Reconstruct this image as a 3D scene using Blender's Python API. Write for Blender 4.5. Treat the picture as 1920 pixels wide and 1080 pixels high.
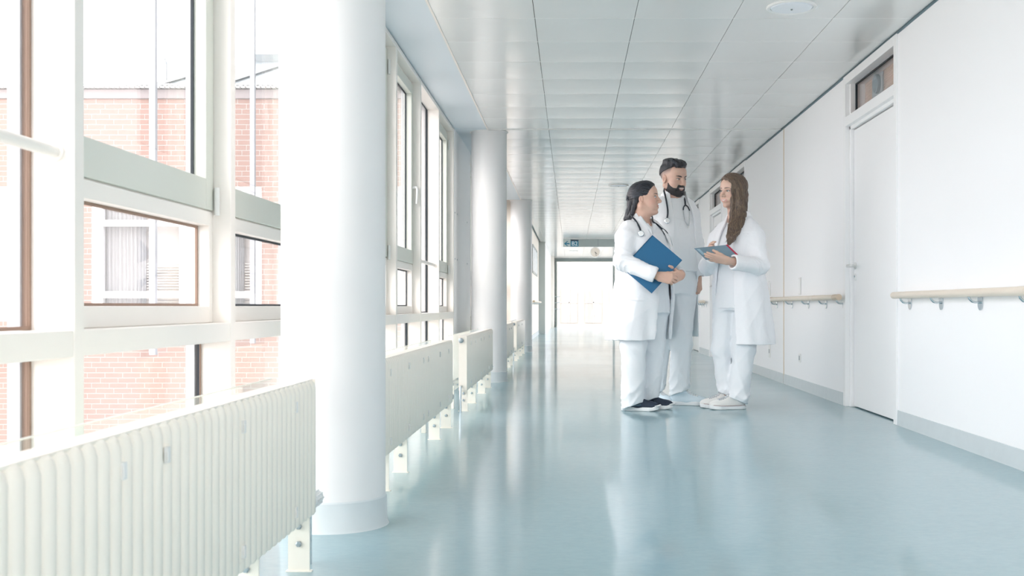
import bpy, bmesh, math, random
import numpy as np
from mathutils import Vector, Matrix
random.seed(7)
for o in list(bpy.data.objects):
    bpy.data.objects.remove(o, do_unlink=True)
scene = bpy.context.scene
COL = scene.collection
R = math.radians

# ------------------------------------------------------------------ camera
EYE = 0.73
F_PX = 2100.0
cam_data = bpy.data.cameras.new('camera')
cam_data.sensor_width = 36.0
cam_data.lens = F_PX / 1920.0 * 36.0
cam_data.shift_x = -(1071 - 960) / 1920.0
cam_data.shift_y = (574 - 540) / 1920.0
cam_data.clip_start = 0.05
cam_data.clip_end = 400
cam_data.dof.use_dof = True
cam_data.dof.focus_distance = 8.2
cam_data.dof.aperture_fstop = 9.0
cam = bpy.data.objects.new('camera', cam_data)
COL.objects.link(cam)
cam.location = (0, 0, EYE)
cam.rotation_euler = (R(90), 0, 0)
scene.camera = cam

# ------------------------------------------------------------------ sky and exposure
world = bpy.data.worlds.new('sky')
scene.world = world
world.use_nodes = True
wn = world.node_tree.nodes
wn['Background'].inputs['Color'].default_value = (0.985, 0.962, 0.985, 1)
wn['Background'].inputs['Strength'].default_value = 2.0
sun_d = bpy.data.lights.new('hazy_sun', 'SUN')
sun_d.energy = 0.65
sun_d.color = (1.0, 0.93, 0.84)
sun_d.angle = R(30)
sun = bpy.data.objects.new('hazy_sun', sun_d)
COL.objects.link(sun)
sun.rotation_euler = (R(62), 0, R(-36))
vs = scene.view_settings
vs.view_transform = 'Standard'
vs.look = 'None'
vs.exposure = 1.2
vs.gamma = 1.0
vs.use_curve_mapping = False
cy = scene.cycles
cy.max_bounces = 10
cy.diffuse_bounces = 6
cy.glossy_bounces = 4
cy.transparent_max_bounces = 24
cy.sample_clamp_indirect = 6.0
cy.caustics_reflective = False
cy.caustics_refractive = False

# ------------------------------------------------------------------ materials
MATS = {}
def mat(name, col, rough=0.5, metal=0.0, spec=0.5, noise=0.0, nscale=20.0, bump=0.0, bscale=80.0,
        stretch=(1, 1, 1), coat=0.0, sheen=0.0, rvar=0.0):
    m = bpy.data.materials.new(name)
    m.use_nodes = True
    nt = m.node_tree
    b = nt.nodes['Principled BSDF']
    b.inputs['Base Color'].default_value = (*col, 1)
    b.inputs['Roughness'].default_value = rough
    b.inputs['Metallic'].default_value = metal
    b.inputs['Specular IOR Level'].default_value = spec
    b.inputs['Coat Weight'].default_value = coat
    b.inputs['Sheen Weight'].default_value = sheen
    tc = nt.nodes.new('ShaderNodeTexCoord')
    mp = nt.nodes.new('ShaderNodeMapping')
    mp.inputs['Scale'].default_value = stretch
    nt.links.new(tc.outputs['Object'], mp.inputs['Vector'])
    if noise or rvar:
        n = nt.nodes.new('ShaderNodeTexNoise')
        n.inputs['Scale'].default_value = nscale
        n.inputs['Detail'].default_value = 5
        nt.links.new(mp.outputs['Vector'], n.inputs['Vector'])
        if noise:
            r = nt.nodes.new('ShaderNodeMix'); r.data_type = 'RGBA'
            r.inputs['A'].default_value = (*[c * (1 - noise) for c in col], 1)
            r.inputs['B'].default_value = (*[min(1, c * (1 + noise)) for c in col], 1)
            nt.links.new(n.outputs['Fac'], r.inputs['Factor'])
            nt.links.new(r.outputs['Result'], b.inputs['Base Color'])
        if rvar:
            mr = nt.nodes.new('ShaderNodeMapRange')
            mr.inputs['To Min'].default_value = max(0.02, rough - rvar)
            mr.inputs['To Max'].default_value = rough + rvar
            nt.links.new(n.outputs['Fac'], mr.inputs['Value'])
            nt.links.new(mr.outputs['Result'], b.inputs['Roughness'])
    if bump:
        n2 = nt.nodes.new('ShaderNodeTexNoise')
        n2.inputs['Scale'].default_value = bscale
        n2.inputs['Detail'].default_value = 3
        nt.links.new(mp.outputs['Vector'], n2.inputs['Vector'])
        bp = nt.nodes.new('ShaderNodeBump')
        bp.inputs['Strength'].default_value = bump
        bp.inputs['Distance'].default_value = 0.004
        nt.links.new(n2.outputs['Fac'], bp.inputs['Height'])
        nt.links.new(bp.outputs['Normal'], b.inputs['Normal'])
    MATS[name] = m
    return m

def glass(name, tint, refl=1.0, ior=1.45):
    m = bpy.data.materials.new(name); m.use_nodes = True
    nt = m.node_tree; nt.nodes.clear()
    out = nt.nodes.new('ShaderNodeOutputMaterial')
    tr = nt.nodes.new('ShaderNodeBsdfTransparent'); tr.inputs['Color'].default_value = (*tint, 1)
    gl = nt.nodes.new('ShaderNodeBsdfGlossy'); gl.inputs['Roughness'].default_value = 0.01
    gl.inputs['Color'].default_value = (refl, refl, refl, 1)
    lw = nt.nodes.new('ShaderNodeLayerWeight'); lw.inputs['Blend'].default_value = 0.5
    pw_ = nt.nodes.new('ShaderNodeMath'); pw_.operation = 'POWER'; pw_.inputs[1].default_value = 5.0
    ma = nt.nodes.new('ShaderNodeMath'); ma.operation = 'MULTIPLY_ADD'
    ma.inputs[1].default_value = 0.75; ma.inputs[2].default_value = 0.025
    nt.links.new(lw.outputs['Facing'], pw_.inputs[0]); nt.links.new(pw_.outputs[0], ma.inputs[0])
    mx = nt.nodes.new('ShaderNodeMixShader')
    nt.links.new(ma.outputs[0], mx.inputs[0])
    nt.links.new(tr.outputs[0], mx.inputs[1]); nt.links.new(gl.outputs[0], mx.inputs[2])
    nt.links.new(mx.outputs[0], out.inputs['Surface'])
    MATS[name] = m
    return m

def emis(name, col, s):
    m = bpy.data.materials.new(name); m.use_nodes = True
    b = m.node_tree.nodes['Principled BSDF']
    b.inputs['Base Color'].default_value = (*col, 1)
    b.inputs['Emission Color'].default_value = (*col, 1)
    b.inputs['Emission Strength'].default_value = s
    MATS[name] = m
    return m

mat('wall_white', (0.95, 0.95, 0.955), 0.45, bump=0.05, bscale=120)
mat('wall_cream', (0.82, 0.77, 0.70), 0.6)
mat('column_white', (0.79, 0.79, 0.785), 0.42)
mat('ceiling_metal', (0.755, 0.77, 0.755), 0.16, metal=0.0, spec=0.65)
mat('soffit', (0.66, 0.74, 0.79), 0.4)
mat('ceiling_edge', (0.85, 0.80, 0.74), 0.4)
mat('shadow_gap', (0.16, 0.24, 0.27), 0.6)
mat('skirting', (0.60, 0.655, 0.67), 0.4, noise=0.06, nscale=12)
mat('frame_white', (0.90, 0.86, 0.81), 0.4)
mat('sash_green', (0.66, 0.685, 0.62), 0.35)
mat('gasket', (0.025, 0.035, 0.045), 0.6)
mat('gasket_brown', (0.30, 0.20, 0.15), 0.6)
mat('outer_frame', (0.50, 0.515, 0.55), 0.45)
mat('radiator_paint', (0.935, 0.88, 0.785), 0.32, coat=0.2)
mat('bolt_steel', (0.42, 0.48, 0.51), 0.35, metal=0.85)
mat('chrome', (0.62, 0.68, 0.71), 0.22, metal=1.0)
mat('valve_dark', (0.20, 0.24, 0.25), 0.35)
mat('valve_white', (0.80, 0.82, 0.82), 0.4)
mat('door_white', (0.92, 0.92, 0.92), 0.4)
mat('door_gap', (0.03, 0.05, 0.06), 0.8)
mat('rail_wood', (0.80, 0.71, 0.60), 0.42, noise=0.07, nscale=6, stretch=(8, 1, 8))
mat('rail_cap', (0.66, 0.53, 0.40), 0.42, noise=0.08, nscale=8)
mat('joint_beige', (0.66, 0.50, 0.31), 0.6)
mat('blind_brown', (0.72, 0.54, 0.43), 0.7)
mat('speaker_grey', (0.16, 0.21, 0.24), 0.6)
mat('plastic_white', (0.82, 0.82, 0.80), 0.4)
mat('socket_hole', (0.35, 0.38, 0.40), 0.5)
mat('sign_grey', (0.33, 0.38, 0.375), 0.4)
mat('sign_light', (0.52, 0.58, 0.57), 0.4)
mat('sign_blue', (0.03, 0.19, 0.30), 0.4)
mat('sign_print', (0.80, 0.85, 0.85), 0.5)
mat('sign_dark', (0.03, 0.05, 0.09), 0.5)
mat('clock_face', (0.82, 0.73, 0.64), 0.5)
mat('clock_hand', (0.05, 0.05, 0.05), 0.5)
mat('steel_frame', (0.25, 0.29, 0.28), 0.35, metal=0.3)
mat('pilaster_grey', (0.40, 0.44, 0.43), 0.5)
mat('brick', (0.30, 0.20, 0.17), 0.85, noise=0.12, nscale=3)
mat('mortar', (0.48, 0.46, 0.44), 0.9)
mat('concrete', (0.29, 0.26, 0.26), 0.85)
mat('roof_metal', (0.19, 0.215, 0.225), 0.4, metal=0.2)
mat('curtain', (0.42, 0.42, 0.415), 0.8)
mat('room_dim', (0.50, 0.47, 0.43), 0.8)
mat('blind_slat', (0.66, 0.60, 0.52), 0.6)
mat('ground_ochre', (0.50, 0.47, 0.44), 0.95, noise=0.25, nscale=1.5)
mat('far_bleached', (0.40, 0.385, 0.35), 0.8)
mat('far_render', (0.74, 0.75, 0.75), 0.8)
mat('far_glass', (0.31, 0.305, 0.285), 0.2)
mat('lamp_white', (0.82, 0.86, 0.90), 0.35)
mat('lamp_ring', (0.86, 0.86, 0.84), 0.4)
glass('window_glass', (0.985, 0.985, 0.99))
glass('screen_glass', (0.93, 0.965, 0.96))

def floor_material():
    m = mat('linoleum', (0.34, 0.48, 0.52), 0.1)
    nt = m.node_tree; b = nt.nodes['Principled BSDF']
    tc = nt.nodes.new('ShaderNodeTexCoord')
    mp = nt.nodes.new('ShaderNodeMapping'); mp.inputs['Scale'].default_value = (0.55, 1, 1)
    nt.links.new(tc.outputs['Object'], mp.inputs['Vector'])
    n1 = nt.nodes.new('ShaderNodeTexNoise'); n1.inputs['Scale'].default_value = 55; n1.inputs['Detail'].default_value = 2
    n1.inputs['Roughness'].default_value = 0.7
    n2 = nt.nodes.new('ShaderNodeTexNoise'); n2.inputs['Scale'].default_value = 1.6; n2.inputs['Detail'].default_value = 3
    for n in (n1, n2): nt.links.new(mp.outputs['Vector'], n.inputs['Vector'])
    ad = nt.nodes.new('ShaderNodeMath'); ad.operation = 'ADD'
    mu = nt.nodes.new('ShaderNodeMath'); mu.operation = 'MULTIPLY'; mu.inputs[1].default_value = 0.6
    nt.links.new(n2.outputs['Fac'], mu.inputs[0])
    nt.links.new(n1.outputs['Fac'], ad.inputs[0]); nt.links.new(mu.outputs[0], ad.inputs[1])
    cr = nt.nodes.new('ShaderNodeValToRGB')
    cr.color_ramp.elements[0].position = 0.55; cr.color_ramp.elements[0].color = (0.248, 0.390, 0.428, 1)
    cr.color_ramp.elements[1].position = 1.05; cr.color_ramp.elements[1].color = (0.288, 0.425, 0.462, 1)
    nt.links.new(ad.outputs[0], cr.inputs['Fac'])
    nt.links.new(cr.outputs['Color'], b.inputs['Base Color'])
    mr = nt.nodes.new('ShaderNodeMapRange')
    mr.inputs['From Min'].default_value = 0.3; mr.inputs['From Max'].default_value = 0.7
    mr.inputs['To Min'].default_value = 0.07; mr.inputs['To Max'].default_value = 0.12
    nt.links.new(n2.outputs['Fac'], mr.inputs['Value'])
    nt.links.new(mr.outputs['Result'], b.inputs['Roughness'])
    b.inputs['Specular IOR Level'].default_value = 0.6
    # worn wax: part of the surface scatters its reflection more widely
    b2 = nt.nodes.new('ShaderNodeBsdfPrincipled'); b2.inputs['Roughness'].default_value = 0.29
    b2.inputs['Specular IOR Level'].default_value = 0.6
    nt.links.new(cr.outputs['Color'], b2.inputs['Base Color'])
    mx = nt.nodes.new('ShaderNodeMixShader'); mx.inputs[0].default_value = 0.34
    nt.links.new(b.outputs[0], mx.inputs[1]); nt.links.new(b2.outputs[0], mx.inputs[2])
    nt.links.new(mx.outputs[0], nt.nodes['Material Output'].inputs['Surface'])
floor_material()

# ------------------------------------------------------------------ mesh helpers
WL = {}
class MB:
    def __init__(s):
        s.v = []; s.f = []
    def box(s, a, b):
        x0, y0, z0 = [min(p, q) for p, q in zip(a, b)]; x1, y1, z1 = [max(p, q) for p, q in zip(a, b)]
        n = len(s.v)
        s.v += [(x0, y0, z0), (x1, y0, z0), (x1, y1, z0), (x0, y1, z0), (x0, y0, z1), (x1, y0, z1), (x1, y1, z1), (x0, y1, z1)]
        s.f += [tuple(n + i for i in q) for q in ((0, 3, 2, 1), (4, 5, 6, 7), (0, 1, 5, 4), (1, 2, 6, 5), (2, 3, 7, 6), (3, 0, 4, 7))]
        return s
    def quad(s, *p):
        n = len(s.v); s.v += [tuple(q) for q in p]; s.f.append(tuple(range(n, n + len(p)))); return s
    def prism(s, poly, axis, a, b):
        """poly: 2D points; axis: extrusion axis index"""
        n = len(s.v); k = len(poly)
        for t in (a, b):
            for p in poly:
                q = list(p); q.insert(axis, t); s.v.append(tuple(q))
        s.f.append(tuple(range(n + k - 1, n - 1, -1))); s.f.append(tuple(range(n + k, n + 2 * k)))
        for i in range(k):
            j = (i + 1) % k
            s.f.append((n + i, n + j, n + k + j, n + k + i))
        return s
    def tube(s, pts, r, seg=10, cap=True):
        pts = [Vector(p) for p in pts]
        rs = r if isinstance(r, (list, tuple)) else [r] * len(pts)
        n0 = len(s.v); up = None
        for i, p in enumerate(pts):
            t = (pts[min(i + 1, len(pts) - 1)] - pts[max(i - 1, 0)]).normalized()
            if up is None:
                up = Vector((0, 0, 1)) if abs(t.z) < 0.9 else Vector((1, 0, 0))
            u = (up - t * up.dot(t)).normalized(); w = t.cross(u); up = u
            for k in range(seg):
                a = 2 * math.pi * k / seg
                s.v.append(tuple(p + (u * math.cos(a) + w * math.sin(a)) * rs[i]))
        for i in range(len(pts) - 1):
            for k in range(seg):
                a = n0 + i * seg + k; b = n0 + i * seg + (k + 1) % seg
                s.f.append((a, b, b + seg, a + seg))
        if cap:
            s.f.append(tuple(n0 + k for k in range(seg - 1, -1, -1)))
            e = n0 + (len(pts) - 1) * seg
            s.f.append(tuple(e + k for k in range(seg)))
        return s
    def lathe(s, prof, c, axis=2, seg=24):
        """prof: (r, h) pairs along axis from centre c"""
        n0 = len(s.v)
        for r, h in prof:
            for k in range(seg):
                a = 2 * math.pi * k / seg
                q = [r * math.cos(a), r * math.sin(a)]; q.insert(axis, h)
                s.v.append((c[0] + q[0], c[1] + q[1], c[2] + q[2]))
        for i in range(len(prof) - 1):
            for k in range(seg):
                a = n0 + i * seg + k; b = n0 + i * seg + (k + 1) % seg
                s.f.append((a, b, b + seg, a + seg))
        s.f.append(tuple(n0 + k for k in range(seg - 1, -1, -1)))
        e = n0 + (len(prof) - 1) * seg
        s.f.append(tuple(e + k for k in range(seg)))
        return s
    def mesh(s, name, off=(0, 0, 0), smooth=False):
        me = bpy.data.meshes.new(name)
        me.from_pydata([(v[0] - off[0], v[1] - off[1], v[2] - off[2]) for v in s.v], [], s.f)
        bm = bmesh.new(); bm.from_mesh(me); bmesh.ops.recalc_face_normals(bm, faces=bm.faces); bm.to_mesh(me); bm.free()
        if smooth:
            for p in me.polygons: p.use_smooth = True
            me.set_sharp_from_angle(angle=R(smooth if smooth is not True else 40))
        return me

def link(o, parent=None):
    COL.objects.link(o)
    if parent is not None: o.parent = parent
    return o
def tags(o, label=None, cat=None, group=None, kind=None):
    if label: o['label'] = label
    if cat: o['category'] = cat
    if group: o['group'] = group
    if kind: o['kind'] = kind
    return o
def empty(name, loc, label=None, cat=None, group=None, kind=None):
    o = bpy.data.objects.new(name, None)
    o.empty_display_size = 0.1
    link(o); o.location = loc; WL[o] = Vector(loc)
    return tags(o, label, cat, group, kind)
def part(mb, name, m, parent, smooth=False, bevel=0.0, kind=None, label=None):
    """one mesh object under parent; coordinates given in world space"""
    off = WL[parent]
    me = mb.mesh(name, off, smooth)
    o = bpy.data.objects.new(name, me); me.materials.append(MATS[m])
    link(o, parent); WL[o] = off.copy()
    if bevel:
        b = o.modifiers.new('bevel', 'BEVEL'); b.width = bevel; b.segments = 2; b.limit_method = 'ANGLE'
    return tags(o, label, None, None, kind)
def solid(mb, name, m, label=None, cat=None, group=None, kind=None, smooth=False, bevel=0.0):
    """a top-level thing that is one mesh, origin at its base"""
    vs_ = np.array(mb.v); lo = vs_.min(0); hi = vs_.max(0)
    off = Vector(((lo[0] + hi[0]) / 2, (lo[1] + hi[1]) / 2, lo[2]))
    me = mb.mesh(name, off, smooth)
    o = bpy.data.objects.new(name, me); me.materials.append(MATS[m])
    link(o); o.location = off; WL[o] = off
    if bevel:
        b = o.modifiers.new('bevel', 'BEVEL'); b.width = bevel; b.segments = 2; b.limit_method = 'ANGLE'
    return tags(o, label, cat, group, kind)
def inst(me, name, parent, loc):
    """another part that shares mesh data; loc in world space, mesh centred on its own origin"""
    o = bpy.data.objects.new(name, me); link(o, parent)
    o.location = Vector(loc) - WL[parent]; WL[o] = Vector(loc)
    return o
# ------------------------------------------------------------------ the corridor shell
ZC = EYE + 1.687          # ceiling
XW = 2.005                # right wall
XF = -1.11                # inner face of the window wall
Y0, Y1 = -4.0, 39.6
solid(MB().box((-1.30, Y0, -0.3), (2.6, Y1 + 0.3, 0)), 'floor', 'linoleum', 'glossy blue-green linoleum corridor floor', kind='structure')
solid(MB().box((-1.40, Y0 - 0.2, ZC + 0.06), (2.7, Y1 + 0.4, ZC + 0.5)), 'ceiling_slab', 'concrete', 'concrete slab above the ceiling panels', kind='structure')

# right wall, broken by the door units and a joint
DOORS = [(6.87, 8.21), (12.88 - 0.03, 14.19), (14.88, 16.19), (17.5 - 0.02, 18.84)]
JOINT = 10.56
mbw = MB(); mbb = MB(); mbt = MB()
YR = -0.3
cur = YR
FAR_ADDED_GLASS = (20.5, 38.5)  # stretch of added glazing that brightens the far corridor
for d in DOORS + [FAR_ADDED_GLASS, (Y1, Y1)]:
    segs = [(cur, d[0])]
    if cur < JOINT < d[0]: segs = [(cur, JOINT - 0.012), (JOINT + 0.012, d[0])]
    for a, b in segs:
        mbw.box((XW, a, 0), (XW + 0.2, b, ZC + 0.06))
        mbb.prism([(XW - 0.007, 0.0), (XW + 0.01, 0.0), (XW + 0.01, 0.096), (XW - 0.003, 0.092)], 1, a, b)
    cur = d[1]
solid(mbw, 'wall_right', 'wall_white', 'white painted wall on the right with doors', kind='structure')
# the prism above uses (x,z) pairs extruded along y
solid(mbb, 'baseboard_right', 'skirting', 'grey linoleum skirting along the right wall', kind='structure')
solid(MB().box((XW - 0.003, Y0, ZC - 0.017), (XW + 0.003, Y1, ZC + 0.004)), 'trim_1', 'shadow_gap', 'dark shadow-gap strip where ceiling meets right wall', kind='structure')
solid(MB().box((XW - 0.0015, JOINT - 0.012, 0.0), (XW + 0.03, JOINT + 0.012, ZC - 0.018)), 'trim_2', 'joint_beige', 'beige expansion joint strip in the right wall', kind='structure')

# unseen glazing added behind the viewpoint and far right to let in fill daylight
def added_glazing(n, a, b, axis, label):
    """full-height glazing between two plan points, with posts every metre or so"""
    e = empty('window_%d' % n, ((a[0] + b[0]) / 2, (a[1] + b[1]) / 2, 0), label, kind='structure')
    L = math.hypot(b[0] - a[0], b[1] - a[1]); k = max(1, round(L / 1.15))
    def P(t, o, z): 
        x, y = a[0] + (b[0] - a[0]) * t, a[1] + (b[1] - a[1]) * t
        return (x + (o if axis == 0 else 0), y + (o if axis == 1 else 0), z)
    for i in range(k + 1):
        p, q = P(i / k, -0.05, 0), P(i / k, 0.05, ZC)
        part(MB().box([p[c] - (0.025 if c == 1 - axis else 0) for c in range(3)], [q[c] + (0.025 if c == 1 - axis else 0) for c in range(3)]), 'mullion', 'frame_white', e)
    for z0, z1 in ((0, 0.07), (0.616, 0.676), (ZC - 0.04, ZC)):
        part(MB().box(P(0, -0.045, z0), P(1, 0.045, z1)), 'rail', 'frame_white', e)
    part(MB().box(P(0, -0.003, 0.07), P(1, 0.003, ZC - 0.04)), 'pane', 'window_glass', e)
added_glazing(21, (-1.12, Y0), (XW + 0.1, Y0), 1, 'added glazing behind the viewpoint for fill daylight')
added_glazing(22, (XW + 0.1, Y0), (XW + 0.1, YR), 0, 'added glazing on the right behind the viewpoint for fill daylight')
added_glazing(23, (XW + 0.1, FAR_ADDED_GLASS[0]), (XW + 0.1, FAR_ADDED_GLASS[1]), 0, 'added far glazing on the right, hidden behind the people, for fill daylight')

# ceiling panels
PX = [-0.795, -0.213, 0.371, 0.950, 1.534, 1.997]
PITCH = 0.5846
def panel_mesh(w, d, name):
    mb = MB(); n = 6; g = 0.0016; sag = 0.0026
    ys = [-d / 2 + 0.0003 + (d - 0.0006) * i / n for i in range(n + 1)]
    x0, x1 = -w / 2 + g, w / 2 - g
    for i, y in enumerate(ys):
        t = (y / (d / 2))
        z = -sag * (1 - t * t)
        mb.v += [(x0, y, z), (x1, y, z)]
    for i in range(n):
        a = 2 * i; mb.f.append((a, a + 1, a + 3, a + 2))
    k = len(mb.v)
    mb.v += [(x0, ys[0], 0.02), (x1, ys[0], 0.02), (x1, ys[-1], 0.02), (x0, ys[-1], 0.02)]
    mb.f += [(0, k, k + 1, 1), (2 * n, 2 * n + 1, k + 2, k + 3), (k, k + 3, k + 2, k + 1)]
    mb.f.append(tuple([0] + [2 * i for i in range(1, n + 1)] + [k + 3, k]))
    mb.f.append(tuple([1, k + 1, k + 2] + [2 * i + 1 for i in range(n, 0, -1)]))
    me = mb.mesh(name, smooth=30); me.materials.append(MATS['ceiling_metal'])
    return me
ceil = empty('ceiling', (0.6, 12, ZC), 'metal panel ceiling of the corridor', kind='structure')
rows = []
y = 10.66
while y > Y0: rows.append(y - PITCH); y -= PITCH
y = 10.70
while y < Y1 - 0.1: rows.append(y); y += PITCH
rows.sort()
pm = {i: panel_mesh(PX[i + 1] - PX[i], PITCH, 'ceiling_panel') for i in range(5)}
front = [r for r in rows if r > 4.0][:60]
rest = MB()
for r in rows:
    for i in range(5):
        c = ((PX[i] + PX[i + 1]) / 2, r + PITCH / 2, ZC)
        if r in front:
            inst(pm[i], 'ceiling_panel', ceil, c)
        else:
            n = len(rest.v)
            rest.v += [(v.co.x + c[0], v.co.y + c[1], v.co.z + c[2]) for v in pm[i].vertices]
            rest.f += [tuple(n + q for q in p.vertices) for p in pm[i].polygons]
js = MB()  # pale strips put in for the light caught along panel edges
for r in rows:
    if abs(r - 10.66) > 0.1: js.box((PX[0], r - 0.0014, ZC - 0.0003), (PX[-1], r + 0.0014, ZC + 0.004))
part(js, 'lit_edge_strip', 'lamp_ring', ceil, kind='stuff')
part(rest, 'ceiling_panel_field', 'ceiling_metal', ceil, smooth=30, kind='stuff')
part(MB().box((PX[0], 10.664, ZC - 0.006), (PX[-1], 10.698, ZC + 0.02)), 'joint_cover', 'lamp_ring', ceil, bevel=0.003)
part(MB().box((-0.803, Y0, ZC - 0.007), (-0.79, 10.66, ZC + 0.02)).box((-0.803, 10.70, ZC - 0.007), (-0.79, 17.9, ZC + 0.02)), 'edge_trim', 'ceiling_edge', ceil)
part(MB().box((-0.803, 18.06, ZC - 0.004), (-0.68, Y1, ZC + 0.02)), 'edge_panel', 'ceiling_metal', ceil)
solid(MB().box((XF - 0.12, Y0, ZC - 0.002), (-0.803, 10.60, ZC + 0.05)), 'soffit', 'soffit', 'pale blue painted soffit strip above the windows', kind='structure')
solid(MB().box((XF - 0.12, 10.98, ZC - 0.002), (-0.803, 17.75, ZC + 0.05)), 'soffit', 'soffit', 'pale soffit strip beyond the second column', kind='structure')
solid(MB().box((-1.3, 10.60, ZC - 0.004), (-0.803, 10.98, ZC + 0.05)), 'soffit', 'soffit', 'soffit piece behind the second column', kind='structure')
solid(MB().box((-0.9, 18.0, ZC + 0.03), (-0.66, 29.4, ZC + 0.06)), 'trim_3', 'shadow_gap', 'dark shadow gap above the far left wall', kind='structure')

# solid wall pieces on the left
solid(MB().box((XF - 0.14, 10.60, 0), (XF + 0.003, 12.30, ZC)), 'wall_left', 'wall_white', 'white panel wall behind the second column', kind='structure')
pw = WL
wl_ = bpy.data.objects['wall_left']
for z in (1.18, 1.62):
    for yy in (10.66, 10.86, 11.9):
        part(MB().lathe([(0.008, 0), (0.008, 0.004)], (XF + 0.003, yy, z), axis=0, seg=10), 'screw_head', 'bolt_steel', wl_)
solid(MB().box((XF - 0.14, 18.06, 0), (-0.85, 29.3, ZC + 0.06)), 'wall_left_far', 'wall_cream', 'cream wall beyond the third column', kind='structure')
solid(MB().box((-0.85, 18.1, 0), (-0.842, 29.3, 0.10)), 'baseboard_left', 'skirting', 'skirting of the far left wall', kind='structure')
solid(MB().box((-1.2, 29.3, 0), (-0.68, 37.6, ZC + 0.06)), 'wall_left_end', 'wall_white', 'white wall stepping out near the corridor end', kind='structure')
solid(MB().box((-0.85, 29.28, 0), (-0.682, 29.3, ZC)), 'trim_4', 'pilaster_grey', 'grey pilaster face on the far left', kind='structure')
solid(MB().box((-1.2, 37.6, 0), (-0.59, Y1, ZC + 0.06)), 'wall_left_door', 'wall_cream', 'wall beside the end door', kind='structure')

# columns
def column(y, label):
    c = empty('column', (-0.797, y, 0), label, 'column', 'round white columns along the windows')
    r = 0.172
    part(MB().lathe([(r, 0.095), (r, ZC - 0.001)], (-0.797, y, 0), seg=64), 'shaft', 'column_white', c, smooth=40)
    part(MB().lathe([(r + 0.012, 0.0), (r + 0.006, 0.012), (r + 0.004, 0.095), (r, 0.100)], (-0.797, y, 0), seg=64), 'skirting_band', 'skirting', c, smooth=30)
    if y > 5:
        part(MB().lathe([(r + 0.014, ZC - 0.006), (r + 0.014, ZC - 0.003)], (-0.797, y, 0), seg=48), 'ceiling_collar', 'lamp_ring', c, smooth=30)
column(3.757, 'largest round white column, nearest, beside the front radiator')
column(10.86, 'middle round white column at the end of the three nearer radiators')
column(17.9, 'farthest and smallest round white column before the cream wall')

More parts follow.
